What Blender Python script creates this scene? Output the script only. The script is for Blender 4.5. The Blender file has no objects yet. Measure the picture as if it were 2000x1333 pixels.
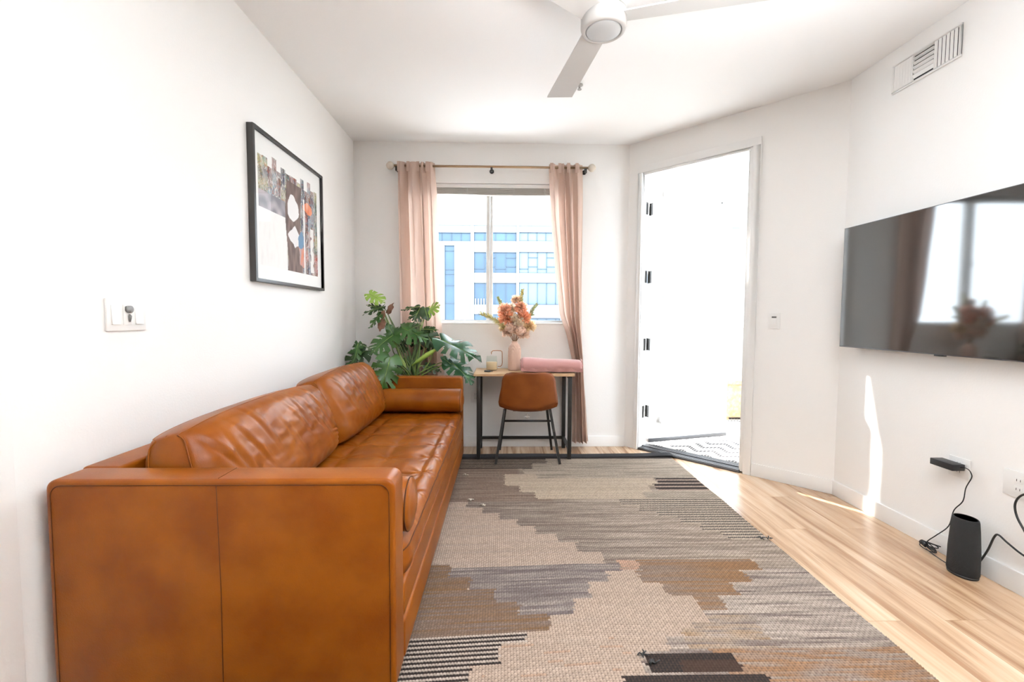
import bpy, bmesh, math, random
from mathutils import Vector, Matrix, noise
PI = math.pi
random.seed(7)
sc = bpy.context.scene
col = sc.collection

# ------------------------------------------------------------------ camera
F_PX, PITCH, YAW, ROLL = 868.0, -0.054, 0.0219, 0.0051
fw = Vector((math.sin(YAW)*math.cos(PITCH), math.cos(YAW)*math.cos(PITCH), math.sin(PITCH)))
rt = Vector((math.cos(YAW), -math.sin(YAW), 0)); up = rt.cross(fw)
r2 = rt*math.cos(ROLL) + up*math.sin(ROLL); u2 = up*math.cos(ROLL) - rt*math.sin(ROLL)
cd = bpy.data.cameras.new('camera'); cam = bpy.data.objects.new('camera', cd); col.objects.link(cam)
cam.matrix_world = Matrix(((r2.x, u2.x, -fw.x, 0), (r2.y, u2.y, -fw.y, 0), (r2.z, u2.z, -fw.z, 1.2), (0, 0, 0, 1)))
cd.sensor_width = 36; cd.lens = F_PX/2000*36; cd.clip_start = .02; cd.clip_end = 300
sc.camera = cam

# ------------------------------------------------------------------ world, sun, daylight portals, exposure
SKY = 8.6
w = bpy.data.worlds.new('world'); sc.world = w; w.use_nodes = True
nt = w.node_tree; bg = nt.nodes['Background']
tc = nt.nodes.new('ShaderNodeTexCoord'); sp = nt.nodes.new('ShaderNodeSeparateXYZ'); rp = nt.nodes.new('ShaderNodeValToRGB')
nt.links.new(tc.outputs['Generated'], sp.inputs[0]); nt.links.new(sp.outputs['Z'], rp.inputs[0])
rp.color_ramp.elements[0].position = 0.0; rp.color_ramp.elements[0].color = (.75, .83, .90, 1)
rp.color_ramp.elements[1].position = .6; rp.color_ramp.elements[1].color = (.82, .91, 1.0, 1)
nt.links.new(rp.outputs[0], bg.inputs[0]); bg.inputs[1].default_value = SKY
sd = bpy.data.lights.new('sun', 'SUN'); sd.energy = 14; sd.angle = math.radians(.6); sd.color = (1, .96, .9)
so = bpy.data.objects.new('sun', sd); col.objects.link(so)
sdir = Vector((.565, -.86, -1.2)).normalized()
so.rotation_euler = sdir.to_track_quat('-Z', 'Y').to_euler(); so.location = (-4, 9, 8)

def portal(name, loc, direc, sx, sy):
    l = bpy.data.lights.new(name, 'AREA'); l.shape = 'RECTANGLE'; l.size = sx; l.size_y = sy
    l.cycles.is_portal = True
    o = bpy.data.objects.new(name, l); col.objects.link(o); o.location = loc
    o.rotation_euler = Vector(direc).to_track_quat('-Z', 'Z').to_euler()
portal('window_portal', (-.12, 4.30, 1.76), (0, -1, 0), 1.6, 1.35)
portal('door_portal', (1.66, 3.76, 1.24), (-.7126, -.7036, 0), 1.1, 2.6)
ul = bpy.data.lights.new('bounce_fill', 'AREA'); ul.shape = 'DISK'; ul.size = 1.4; ul.energy = 150; ul.color = (.92, .96, 1); ul.spread = math.radians(95)  # added lamp without a fixture, aimed up in place of ceiling bounce
uo = bpy.data.objects.new('bounce_fill', ul); col.objects.link(uo); uo.location = (.80, -.25, 1.55); uo.rotation_euler = Vector((.02, .36, 1)).to_track_quat('-Z', 'Y').to_euler()

sc.view_settings.view_transform = 'Standard'; sc.view_settings.look = 'None'
sc.view_settings.gamma = 1; sc.view_settings.use_curve_mapping = False
sc.view_settings.exposure = 0.52

# ------------------------------------------------------------------ helpers
def tag(o, label=None, cat=None, group=None, kind=None):
    if label: o['label'] = label
    if cat: o['category'] = cat
    if group: o['group'] = group
    if kind: o['kind'] = kind
    return o

def srgb(r, g, b):
    f = lambda c: (c/255/12.92 if c/255 <= .04045 else ((c/255+.055)/1.055)**2.4)
    return (f(r), f(g), f(b), 1)

def mat(name, c, rough=.6, metal=0, noise_s=None, noise_c=None, bump=None, bump_s=200, spec=.5, **kw):
    m = bpy.data.materials.new(name); m.use_nodes = True; n = m.node_tree; b = n.nodes['Principled BSDF']
    b.inputs['Base Color'].default_value = c; b.inputs['Roughness'].default_value = rough
    b.inputs['Metallic'].default_value = metal; b.inputs['Specular IOR Level'].default_value = spec
    for k, v in kw.items(): b.inputs[k.replace('_', ' ')].default_value = v
    if noise_s:
        t = n.nodes.new('ShaderNodeTexCoord'); x = n.nodes.new('ShaderNodeTexNoise'); x.inputs['Scale'].default_value = noise_s
        x.inputs['Detail'].default_value = 5
        r = n.nodes.new('ShaderNodeValToRGB'); r.color_ramp.elements[0].color = c; r.color_ramp.elements[1].color = noise_c
        r.color_ramp.elements[0].position = .35; r.color_ramp.elements[1].position = .65
        n.links.new(t.outputs['Object'], x.inputs['Vector']); n.links.new(x.outputs['Fac'], r.inputs[0]); n.links.new(r.outputs[0], b.inputs['Base Color'])
    if bump:
        t = n.nodes.new('ShaderNodeTexCoord'); x = n.nodes.new('ShaderNodeTexNoise'); x.inputs['Scale'].default_value = bump_s
        x.inputs['Detail'].default_value = 4
        bp = n.nodes.new('ShaderNodeBump'); bp.inputs['Strength'].default_value = bump; bp.inputs['Distance'].default_value = .002
        n.links.new(t.outputs['Object'], x.inputs['Vector']); n.links.new(x.outputs['Fac'], bp.inputs['Height']); n.links.new(bp.outputs[0], b.inputs['Normal'])
    return m

class MB:
    def __init__(s): s.v = []; s.f = []; s.sm = []; s.fc = []
    def add(s, vs, fs, smooth=False):
        o = len(s.v); s.v += [tuple(p) for p in vs]
        for f in fs: s.f.append(tuple(i+o for i in f)); s.sm.append(smooth)
        return s
    def box(s, x0, x1, y0, y1, z0, z1, M=None):
        vs = [Vector((x, y, z)) for x in (x0, x1) for y in (y0, y1) for z in (z0, z1)]
        if M: vs = [M @ p for p in vs]
        return s.add(vs, [(0, 1, 3, 2), (4, 6, 7, 5), (0, 4, 5, 1), (2, 3, 7, 6), (0, 2, 6, 4), (1, 5, 7, 3)])
    def tube(s, pts, r, seg=10, smooth=True, cap=True):
        pts = [Vector(p) for p in pts]; n = len(pts); rs = r if isinstance(r, (list, tuple)) else [r]*n
        vs = []; nrm = None
        for i, p in enumerate(pts):
            d = (pts[min(i+1, n-1)]-pts[max(i-1, 0)]).normalized()
            if nrm is None: nrm = d.orthogonal().normalized()
            else:
                nrm = (nrm - d*nrm.dot(d)); nrm = nrm.normalized() if nrm.length > 1e-6 else d.orthogonal().normalized()
            b = d.cross(nrm)
            for k in range(seg):
                a = 2*PI*k/seg; vs.append(p+(nrm*math.cos(a)+b*math.sin(a))*rs[i])
        fs = [(i*seg+k, i*seg+(k+1) % seg, (i+1)*seg+(k+1) % seg, (i+1)*seg+k) for i in range(n-1) for k in range(seg)]
        if cap: fs += [tuple(range(seg))[::-1], tuple((n-1)*seg+k for k in range(seg))]
        return s.add(vs, fs, smooth)
    def lathe(s, prof, c=(0, 0, 0), seg=32, M=None, ax=1, ay=1, cap=True):
        vs = []
        for r, z in prof:
            for k in range(seg):
                a = 2*PI*k/seg; p = Vector((r*math.cos(a)*ax, r*math.sin(a)*ay, z)); vs.append((M @ p if M else p)+Vector(c))
        n = len(prof); fs = [(i*seg+k, i*seg+(k+1) % seg, (i+1)*seg+(k+1) % seg, (i+1)*seg+k) for i in range(n-1) for k in range(seg)]
        s.add(vs, fs, True)
        if cap:
            o = len(s.v)-len(vs)
            s.f.append(tuple(o+k for k in range(seg))[::-1]); s.sm.append(False)
            s.f.append(tuple(o+(n-1)*seg+k for k in range(seg))); s.sm.append(False)
        return s
    def grid(s, fn, nu, nv, smooth=True, closeu=False, closev=False):
        vs = [fn(i/(nu), j/(nv)) for i in range(nu+(0 if closeu else 1)) for j in range(nv+(0 if closev else 1))]
        NV = nv+(0 if closev else 1); NU = nu+(0 if closeu else 1)
        fs = [(i*NV+j, ((i+1) % NU)*NV+j, ((i+1) % NU)*NV+(j+1) % NV, i*NV+(j+1) % NV) for i in range(nu) for j in range(nv)]
        return s.add(vs, fs, smooth)
    def prism(s, poly, axis, a, b):
        n = len(poly); vs = []
        for t in (a, b):
            for p in poly:
                q = list(p); q.insert(axis, t); vs.append(q)
        return s.add(vs, [tuple(range(n))[::-1], tuple(range(n, 2*n))]+[(i, (i+1) % n, n+(i+1) % n, n+i) for i in range(n)])

def obj(name, mb, m, parent=None, bevel=0, seg=2, fix=True, sub=0, loc=None):
    me = bpy.data.meshes.new(name); me.from_pydata(mb.v, [], mb.f)
    me.polygons.foreach_set('use_smooth', mb.sm)
    if fix or bevel:
        bm = bmesh.new(); bm.from_mesh(me)
        if bevel:
            bmesh.ops.remove_doubles(bm, verts=bm.verts, dist=1e-5)
            e = [x for x in bm.edges if len(x.link_faces) == 2 and x.calc_face_angle(0) > .5]
            bmesh.ops.bevel(bm, geom=e, offset=bevel, segments=seg, profile=.6, affect='EDGES', clamp_overlap=True)
            if seg > 1:
                for f in bm.faces: f.smooth = True
        bmesh.ops.recalc_face_normals(bm, faces=bm.faces); bm.to_mesh(me); bm.free()
    if bevel and seg > 1: me.set_sharp_from_angle(angle=math.radians(50))
    o = bpy.data.objects.new(name, me); col.objects.link(o)
    for q in (m if isinstance(m, (list, tuple)) else [m]): me.materials.append(q)
    if parent: o.parent = parent; o.matrix_parent_inverse = parent.matrix_world.inverted() if False else Matrix.Translation(-Vector(parent.location)) if parent.parent is None and parent.type == 'EMPTY' else Matrix.Identity(4)
    if loc: o.location = loc
    return o

def empty(name, loc, label, cat, group=None):
    o = bpy.data.objects.new(name, None); col.objects.link(o); o.location = loc; o.empty_display_size = .1
    return tag(o, label, cat, group)
def struct(name, mb, m, bevel=0, parent=None):
    o = obj(name, mb, m, parent, bevel)
    if not parent: o['kind'] = 'structure'
    return o
def tagged(name, mb, m, label, cat, group=None, bevel=0, **k):
    return tag(obj(name, mb, m, bevel=bevel, **k), label, cat, group)

def color_mesh(name, vs, fs, cols, m, parent=None, smooth=True):
    """mesh whose dyed pattern is a per-corner colour attribute"""
    me = bpy.data.meshes.new(name); me.from_pydata(vs, [], fs)
    me.polygons.foreach_set('use_smooth', [smooth]*len(fs))
    a = me.color_attributes.new('Dye', 'FLOAT_COLOR', 'CORNER'); a.data.foreach_set('color', cols)
    me.materials.append(m); o = bpy.data.objects.new(name, me); col.objects.link(o)
    if parent: o.parent = parent; o.matrix_parent_inverse = Matrix.Translation(-Vector(parent.location))
    return o
def dye_mat(name, rough=.9, spec=.2):
    m = bpy.data.materials.new(name); m.use_nodes = True; n = m.node_tree; b = n.nodes['Principled BSDF']
    b.inputs['Roughness'].default_value = rough; b.inputs['Specular IOR Level'].default_value = spec
    a = n.nodes.new('ShaderNodeAttribute'); a.attribute_name = 'Dye'; n.links.new(a.outputs['Color'], b.inputs['Base Color'])
    return m

# ------------------------------------------------------------------ materials
M_wall = mat('wall_paint', (.91, .90, .882, 1), .75, bump=.25, bump_s=120, spec=.3)
M_ceil = mat('ceiling_paint', (.93, .93, .925, 1), .85, bump=.2, bump_s=150, spec=.2)
M_trim = mat('trim_paint', (.88, .875, .86, 1), .4)
M_white = mat('white_plastic', (.84, .83, .81, 1), .35)
M_vinyl = mat('window_vinyl', (.80, .80, .78, 1), .35)
M_black = mat('black_metal', (.010, .009, .008, 1), .42, bump=.1)
M_rubber = mat('black_rubber', (.008, .008, .009, 1), .5)
M_alu = mat('dark_aluminium', (.10, .10, .105, 1), .4, .6)
M_ext = mat('exterior_stucco', (.82, .82, .80, 1), .9, bump=.5, bump_s=60)
M_leather = mat('tan_leather', (.160, .036, .001, 1), .36, noise_s=5.5, noise_c=(.220, .060, .003, 1), bump=.25, bump_s=260, spec=.19)
M_leather_d = mat('leather_piping', (.07, .02, .004, 1), .7, spec=.2)
M_chairleather = mat('brown_leather', (.15, .036, .004, 1), .48, spec=.3, noise_s=8, noise_c=(.19, .05, .007, 1), bump=.25, bump_s=300)
M_desk = mat('light_wood_laminate', (.46, .29, .15, 1), .45, noise_s=9, noise_c=(.52, .35, .2, 1))

def glass_mat(name, tint=(1, 1, 1, 1), refl=.08):
    m = bpy.data.materials.new(name); m.use_nodes = True; n = m.node_tree; n.nodes.remove(n.nodes['Principled BSDF'])
    o = n.nodes['Material Output']; t = n.nodes.new('ShaderNodeBsdfTransparent'); t.inputs[0].default_value = tint
    g = n.nodes.new('ShaderNodeBsdfGlossy'); g.inputs['Roughness'].default_value = .01
    lw = n.nodes.new('ShaderNodeLayerWeight'); lw.inputs[0].default_value = .12; fr = n.nodes.new('ShaderNodeMath'); fr.operation = 'MULTIPLY'; fr.inputs[1].default_value = .55; n.links.new(lw.outputs['Fresnel'], fr.inputs[0])
    gb = n.nodes.new('ShaderNodeNewGeometry'); iv = n.nodes.new('ShaderNodeMath'); iv.operation = 'SUBTRACT'; iv.inputs[0].default_value = 1; n.links.new(gb.outputs['Backfacing'], iv.inputs[1]); f2 = n.nodes.new('ShaderNodeMath'); f2.operation = 'MULTIPLY'; n.links.new(fr.outputs[0], f2.inputs[0]); n.links.new(iv.outputs[0], f2.inputs[1])
    mx = n.nodes.new('ShaderNodeMixShader'); n.links.new(f2.outputs[0], mx.inputs[0]); n.links.new(t.outputs[0], mx.inputs[1]); n.links.new(g.outputs[0], mx.inputs[2])
    n.links.new(mx.outputs[0], o.inputs['Surface']); return m
M_glass = glass_mat('window_glass')
def cloth_mat(name, c, tr, thin=.5):
    m = bpy.data.materials.new(name); m.use_nodes = True; n = m.node_tree; b = n.nodes['Principled BSDF']; b.inputs['Base Color'].default_value = c; b.inputs['Roughness'].default_value = .9; b.inputs['Specular IOR Level'].default_value = .1
    t = n.nodes.new('ShaderNodeBsdfTranslucent'); t.inputs[0].default_value = tr; mx = n.nodes.new('ShaderNodeMixShader'); mx.inputs[0].default_value = thin
    o = n.nodes['Material Output']; n.links.new(b.outputs[0], mx.inputs[1]); n.links.new(t.outputs[0], mx.inputs[2]); n.links.new(mx.outputs[0], o.inputs['Surface']); return m


def floor_mat():
    m = bpy.data.materials.new('oak_planks'); m.use_nodes = True; n = m.node_tree; b = n.nodes['Principled BSDF']
    L = n.links.new; N = n.nodes.new
    t = N('ShaderNodeTexCoord'); mp = N('ShaderNodeMapping'); mp.inputs['Rotation'].default_value = (0, 0, PI/2); mp.inputs['Location'].default_value = (0, .01, 0)
    L(t.outputs['Object'], mp.inputs[0])
    br = N('ShaderNodeTexBrick'); br.offset = .37; br.inputs['Scale'].default_value = 1; br.inputs['Brick Width'].default_value = 1.22
    br.inputs['Row Height'].default_value = .178; br.inputs['Mortar Size'].default_value = .0012; br.inputs['Bias'].default_value = 0
    br.inputs['Color1'].default_value = (0, 0, 0, 1); br.inputs['Color2'].default_value = (1, 1, 1, 1); br.inputs['Mortar'].default_value = (.5, .5, .5, 1)
    L(mp.outputs[0], br.inputs['Vector'])
    # grain along the plank
    mg = N('ShaderNodeMapping'); mg.inputs['Scale'].default_value = (9, .55, 1); L(t.outputs['Object'], mg.inputs[0])
    ad = N('ShaderNodeVectorMath'); ad.operation = 'ADD'; sc_ = N('ShaderNodeVectorMath'); sc_.operation = 'SCALE'; sc_.inputs['Scale'].default_value = 7
    L(br.outputs['Color'], sc_.inputs[0]); L(mg.outputs[0], ad.inputs[0]); L(sc_.outputs[0], ad.inputs[1])
    n1 = N('ShaderNodeTexNoise'); n1.inputs['Scale'].default_value = 1.6; n1.inputs['Detail'].default_value = 8; n1.inputs['Roughness'].default_value = .6; n1.inputs['Distortion'].default_value = .6
    L(ad.outputs[0], n1.inputs['Vector'])
    r = N('ShaderNodeValToRGB'); e = r.color_ramp.elements; e[0].position = .36; e[0].color = (.29, .165, .090, 1); e[1].position = .70; e[1].color = (.66, .50, .355, 1)
    x = e.new(.5); x.color = (.50, .335, .21, 1); L(n1.outputs['Fac'], r.inputs[0])
    mx = N('ShaderNodeMix'); mx.data_type = 'RGBA'; mx.blend_type = 'MULTIPLY'; mx.inputs['Factor'].default_value = 1
    r2_ = N('ShaderNodeValToRGB'); r2_.color_ramp.elements[0].color = (.86, .82, .78, 1); r2_.color_ramp.elements[1].color = (1, 1, 1, 1)
    L(br.outputs['Color'], r2_.inputs[0]); L(r.outputs[0], mx.inputs['A']); L(r2_.outputs[0], mx.inputs['B'])
    mo = N('ShaderNodeMix'); mo.data_type = 'RGBA'; mo.inputs['B'].default_value = (.33, .2, .11, 1)
    L(br.outputs['Fac'], mo.inputs['Factor']); L(mx.outputs['Result'], mo.inputs['A']); L(mo.outputs['Result'], b.inputs['Base Color'])
    b.inputs['Roughness'].default_value = .27; b.inputs['Specular IOR Level'].default_value = .5
    bp = N('ShaderNodeBump'); bp.inputs['Strength'].default_value = .12; bp.inputs['Distance'].default_value = .002; L(n1.outputs['Fac'], bp.inputs['Height']); L(bp.outputs[0], b.inputs['Normal'])
    return m
M_floor = floor_mat()

# ------------------------------------------------------------------ room shell
XL, XR, YB, H = -1.333, 2.268, 4.071, 2.755
XC, YC = 1.143, 2.932                    # ends of the diagonal wall
YR = -5.0; T = .15
struct('floor', MB().prism([(XL-T, YR-.1), (XR+T, YR-.1), (XR+T, YC), (XC+.12, YB+.13), (XL-T, YB+T)], 2, -.12, 0), M_floor)
struct('ceiling', MB().prism([(XL-T, YR-.1), (XR+T, YR-.1), (XR+T, YC+.06), (XC+.06, YB+T), (XL-T, YB+T)], 2, H, H+.25), M_ceil)
struct('wall_left', MB().box(XL-T, XL, YR, YB+T, 0, H), M_wall)
struct('trim_1', MB().box(XL-.01, XL+.012, .55, 1.215, 0, H), M_wall, bevel=.004)
struct('wall_right', MB().box(XR, XR+T, YR, YC+.05, 0, H), M_wall)
WX0, WX1, WZ0, WZ1 = -.85, .61, 1.134, 2.40
m = MB()
m.box(XL, WX0, YB, YB+T, 0, H); m.box(WX1, XC, YB, YB+T, 0, H); m.box(WX0, WX1, YB, YB+T, 0, WZ0); m.box(WX0, WX1, YB, YB+T, WZ1, H)
struct('wall_back', m, M_wall)
# diagonal wall with the balcony door opening: s along it, t outward
dv = Vector((XR-XC, YC-YB, 0)); LEN = dv.length; dv.normalize(); nv = Vector((-dv.y, dv.x, 0))
MW = Matrix(((dv.x, nv.x, 0, XC), (dv.y, nv.y, 0, YB), (0, 0, 1, 0), (0, 0, 0, 1)))
DS0, DS1, DZ = .135, 1.027, 2.478
TD = .085
m = MB(); m.box(-.0, DS0, 0, TD, 0, H, MW); m.box(DS1, LEN+.1, 0, TD, 0, H, MW); m.box(DS0, DS1, 0, TD, DZ, H, MW)
struct('wall_diagonal', m, M_wall)
struct('wall_rear', MB().box(XL-T, XR+T, YR-.08, YR, 0, H), M_wall)

BH, BT = .098, .013
def bb(name, m): struct(name, m, M_trim, bevel=.003)
bb('baseboard_left', MB().box(XL, XL+BT, 1.215, YB, 0, BH))
bb('baseboard_rear', MB().box(XL, XR, YR, YR+BT, 0, BH))
bb('baseboard_back', MB().box(XL+BT, XC-.005, YB-BT, YB, 0, BH))
bb('baseboard_right', MB().box(XR-BT, XR, YR+BT, YC+.006, 0, BH))
bb('baseboard_diagonal', MB().box(1.085, LEN-.004, -BT, 0, 0, BH, MW))
# ------------------------------------------------------------------ window
GY = YB+.075
o = MB()
fw_ = .035
o.box(WX0, WX1, GY, GY+.06, WZ0, WZ0+fw_); o.box(WX0, WX1, GY, GY+.06, WZ1-fw_, WZ1)
o.box(WX0, WX0+fw_, GY, GY+.06, WZ0+fw_, WZ1-fw_); o.box(WX1-fw_, WX1, GY, GY+.06, WZ0+fw_, WZ1-fw_)
win = struct('window_1', o, M_vinyl, bevel=.003)
o = MB(); o.box(-.150, -.118, GY-.012, GY+.03, WZ0+fw_, WZ1-fw_); o.box(-.116, -.092, GY+.006, GY+.05, WZ0+fw_, WZ1-fw_)
struct('mullion', o, M_vinyl, bevel=.003, parent=win)
o = MB(); o.box(-.148, -.136, GY-.022, GY-.012, 1.70, 1.76); struct('sash_latch', o, M_white, bevel=.002, parent=win)
struct('pane', MB().box(WX0+fw_, -.15, GY+.018, GY+.022, WZ0+fw_, WZ1-fw_), M_glass, parent=win)
struct('pane', MB().box(-.092, WX1-fw_, GY+.034, GY+.038, WZ0+fw_, WZ1-fw_), M_glass, parent=win)
struct('window_sill', MB().box(WX0+.002, WX1-.002, YB-.004, GY, WZ0-.001, WZ0+.012), M_trim, bevel=.003, parent=win)
# raised blind
M_slat = cloth_mat('blind_slats', (.84, .81, .76, 1), (.84, .80, .74, 1), .25)
bl = empty('window_blind', (-.12, YB+.04, 2.385), 'white horizontal blind fully raised under the window head', 'blind')
obj('headrail', MB().box(WX0+.004, WX1-.004, YB+.012, YB+.068, 2.362, 2.398), M_white, bl, bevel=.003)
o = MB()
for k in range(11):
    z = 2.302+k*.0053; dz = .0012*math.sin(k*2.1)
    vs = []
    nn = 24
    for i in range(nn+1):
        x = WX0+.006+(WX1-WX0-.012)*i/nn; zz = z+dz*math.sin(i*.9+k)+ .004*math.sin(i*.26+.6)*(1-k/11)
        vs += [(x, YB+.014, zz), (x, YB+.066, zz+.001), (x, YB+.066, zz+.0035), (x, YB+.014, zz+.0025)]
    fs = []
    for i in range(nn):
        a = i*4; b = a+4
        fs += [(a, a+1, b+1, b), (a+1, a+2, b+2, b+1), (a+2, a+3, b+3, b+2), (a+3, a, b, b+3)]
    fs += [(0, 3, 2, 1), (nn*4, nn*4+1, nn*4+2, nn*4+3)]
    o.add(vs, fs, False)
obj('slat_stack', o, M_slat, bl)
for x in (-.62, -.32, .10, .38):
    o = MB(); o.tube([(x, YB+.010, 2.36), (x+.006, YB+.004, 2.33), (x-.012, YB+.006, 2.315), (x+.012, YB+.004, 2.30), (x, YB+.008, 2.285)], .0016, 6)
    o.tube([(x, YB+.010, 2.36), (x-.012, YB+.004, 2.34), (x+.004, YB+.005, 2.31), (x-.008, YB+.006, 2.29)], .0016, 6)
    obj('cord_ladder', o, M_white, bl)
# ------------------------------------------------------------------ balcony door (hinged out), casing, threshold
M_dtrim = M_trim
o = MB()
o.box(DS0-.04, DS0, -.016, 0, 0, DZ, MW); o.box(DS1, DS1+.056, -.016, 0, 0, DZ, MW)
o.box(DS0-.04, DS1+.056, -.016, 0, DZ, DZ+.058, MW)
struct('trim_2', o, M_trim, bevel=.004)
o = MB(); j = .022
o.box(DS0-.02, DS0+.008, 0, .092, .012, DZ, MW); o.box(DS1-j, DS1, 0, .092, .012, DZ, MW); o.box(DS0+.008, DS1-j, 0, .092, DZ-j, DZ, MW)
o.box(DS0+.008, DS0+.012, .012, .048, .012, DZ-j, MW); o.box(DS1-j-.012, DS1-j, .012, .048, .012, DZ-j, MW)
struct('trim_3', o, M_trim, bevel=.002)
o = MB(); o.box(DS0+.008, DS1-j, -.012, .19, 0.0, .014, MW)
for k in range(9): o.box(DS0+.008, DS1-j, -.004+k*.018, .006+k*.018, .014, .026 if k > 3 else .02, MW)
struct('trim_4', o, M_alu, bevel=.0015)
HP = Vector((1.351, 4.027, 0)); DL = .872; dd = Vector((math.cos(math.radians(15)), math.sin(math.radians(15)), 0)); dn = Vector((-dd.y, dd.x, 0))
MD = Matrix(((dd.x, dn.x, 0, HP.x), (dd.y, dn.y, 0, HP.y), (0, 0, 1, 0), (0, 0, 0, 1)))
dz0, dz1, th = .075, 2.452, .044
M_door = mat('door_paint', (.86, .86, .85, 1), .35)
o = MB(); st = .115
o.box(0, st, 0, th, dz0, dz1, MD); o.box(DL-st, DL, 0, th, dz0, dz1, MD); o.box(st, DL-st, 0, th, dz0, dz0+.21, MD); o.box(st, DL-st, 0, th, dz1-.15, dz1, MD)
door = struct('door_1', o, M_door, bevel=.003)
struct('door_glass', MB().box(st, DL-st, .018, .024, dz0+.21, dz1-.15, MD), M_glass, parent=door)
o = MB()
for k in range(46):
    z = .275+k*.0425
    o.box(st+.004, DL-st-.004, -.018, -.0155, z, z+.047, MD @ Matrix.Translation((0, .0, 0)))
M_blind = mat('door_blind_white', (.86, .86, .85, 1), .5, Transmission_Weight=0)
ob = obj('door_blind', MB(), M_blind, door)
me = ob.data; o2 = MB()
for k in range(48):
    z = .255+k*.0425; c, s_ = math.cos(1.15), math.sin(1.15)
    vs = []
    for (a, b) in ((-.024, -.0008), (.024, -.0008), (.024, .0012), (-.024, .0012)):
        for x in (st-.01, DL-st+.01): vs.append(MD @ Vector((x, -.026+a*c-b*s_, z+a*s_+b*c)))
    o2.add(vs, [(0, 1, 3, 2), (2, 3, 5, 4), (4, 5, 7, 6), (6, 7, 1, 0), (0, 2, 4, 6), (1, 7, 5, 3)])
me.from_pydata(o2.v, [], o2.f)
struct('blind_headrail', MB().box(st-.015, DL-st+.015, -.055, -.002, 2.29, 2.35, MD), M_white, bevel=.003, parent=door)
struct('blind_bottom_rail', MB().box(st-.01, DL-st+.01, -.045, -.006, .222, .245, MD), M_white, bevel=.003, parent=door)
struct('tilt_wand', MB().tube([MD @ Vector((st+.10, -.058, 2.29)), MD @ Vector((st+.10, -.058, 1.37))], .004, 8), mat('clear_wand', (.6, .6, .6, 1), .2), parent=door)
struct('door_sweep', MB().box(.0, DL, -.006, th+.004, .048, .082, MD), M_alu, bevel=.002, parent=door)
for z in (2.18, 1.57, .955, .335):
    o = MB(); o.box(DS0+.0075, DS0+.0105, .052, .093, z-.055, z+.055, MW); o.box(-.0035, .0005, .002, th, z-.055, z+.055, MD)
    o.tube([MD @ Vector((-.007, th-.004, z-.056)), MD @ Vector((-.007, th-.004, z+.056))], .0085, 10)
    struct('hinge', o, M_black, parent=door)
struct('door_handle', MB().tube([MD @ Vector((DL-.06, 0, 1.0)), MD @ Vector((DL-.06, -.05, 1.0)), MD @ Vector((DL-.17, -.055, 1.0))], .009, 10), mat('satin_steel', (.7, .7, .7, 1), .3, 1), parent=door)

# ------------------------------------------------------------------ balcony outside
struct('balcony_floor', MB().prism([(XC+.12, YB+.13), (XR+T, YC), (5.2, YC), (5.2, 6.6), (XC-.2, 6.6), (XC-.2, YB+T)], 2, -.15, -.012), mat('concrete', (.60, .58, .55, 1), .8, noise_s=4, noise_c=(.66, .64, .6, 1)))
o = MB(); o.box(3.55, 3.7, YC, 6.6, -.15, 3.3); o.box(XC+.2, 3.55, 6.45, 6.6, -.15, 1.06)  # side wall raised, moved in and greyed to cut sky light
struct('balcony_wall', o, mat('balcony_stucco', (.40, .40, .39, 1), .9, bump=.5, bump_s=60))
struct('balcony_cap', MB().box(XC+.18, 3.55, 6.42, 6.63, 1.06, 1.09), M_white)
# added slab, out of view, keeping direct sun off the living-room window
struct('sun_block_slab', MB().box(-3, .60, YB+T, YB+T+1.55, 2.92, 3.07), M_ext)
def zig():
    m = bpy.data.materials.new('outdoor_rug_weave'); m.use_nodes = True; n = m.node_tree; b = n.nodes['Principled BSDF']; b.inputs['Roughness'].default_value = .9
    t = n.nodes.new('ShaderNodeTexCoord'); s = n.nodes.new('ShaderNodeSeparateXYZ'); n.links.new(t.outputs['Object'], s.inputs[0])
    def M(op, a, b_=None):
        q = n.nodes.new('ShaderNodeMath'); q.operation = op
        for i, v in enumerate((a, b_)):
            if v is None: continue
            if isinstance(v, (int, float)): q.inputs[i].default_value = v
            else: n.links.new(v, q.inputs[i])
        return q.outputs[0]
    z = M('PINGPONG', M('MULTIPLY', s.outputs['X'], 1), .11)
    q = M('ADD', s.outputs['Y'], z); f = M('MODULO', M('ADD', q, 20), .16); k = M('LESS_THAN', f, .062)
    k2 = M('GREATER_THAN', M('MODULO', M('ADD', s.outputs['X'], 20), .025), .004); k = M('MULTIPLY', k, k2)
    mx = n.nodes.new('ShaderNodeMix'); mx.data_type = 'RGBA'; mx.inputs['A'].default_value = (.72, .66, .60, 1); mx.inputs['B'].default_value = (.06, .055, .055, 1)
    n.links.new(k, mx.inputs['Factor']); n.links.new(mx.outputs['Result'], b.inputs['Base Color']); return m
MR = Matrix.Rotation(math.radians(-45), 4, 'Z')
g = tagged('outdoor_rug', MB().box(-.75, .75, -.95, .95, 0, .008), zig(), 'cream and black zigzag outdoor rug on the balcony beyond the open door', 'rug')
g.location = (2.30, 4.62, -.012); g.rotation_euler = (0, 0, math.radians(-45))
# wicker storage box at the far side of the balcony
wk = empty('wicker_box', (2.95, 5.32, -.012), 'pale tan wicker box standing on the balcony behind the door', 'box')
M_wick = mat('wicker', (.30, .19, .09, 1), .7, noise_s=30, noise_c=(.42, .29, .16, 1), bump=.8, bump_s=90)
obj('body', MB().box(2.62, 3.28, 5.12, 5.52, .03, .42), M_wick, wk, bevel=.015)
obj('lid', MB().box(2.60, 3.30, 5.10, 5.54, .42, .47), M_wick, wk, bevel=.012)
for x in (2.66, 3.24):
    for y in (5.16, 5.48): obj('leg', MB().box(x-.02, x+.02, y-.02, y+.02, -.012, .03), M_wick, wk)

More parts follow.
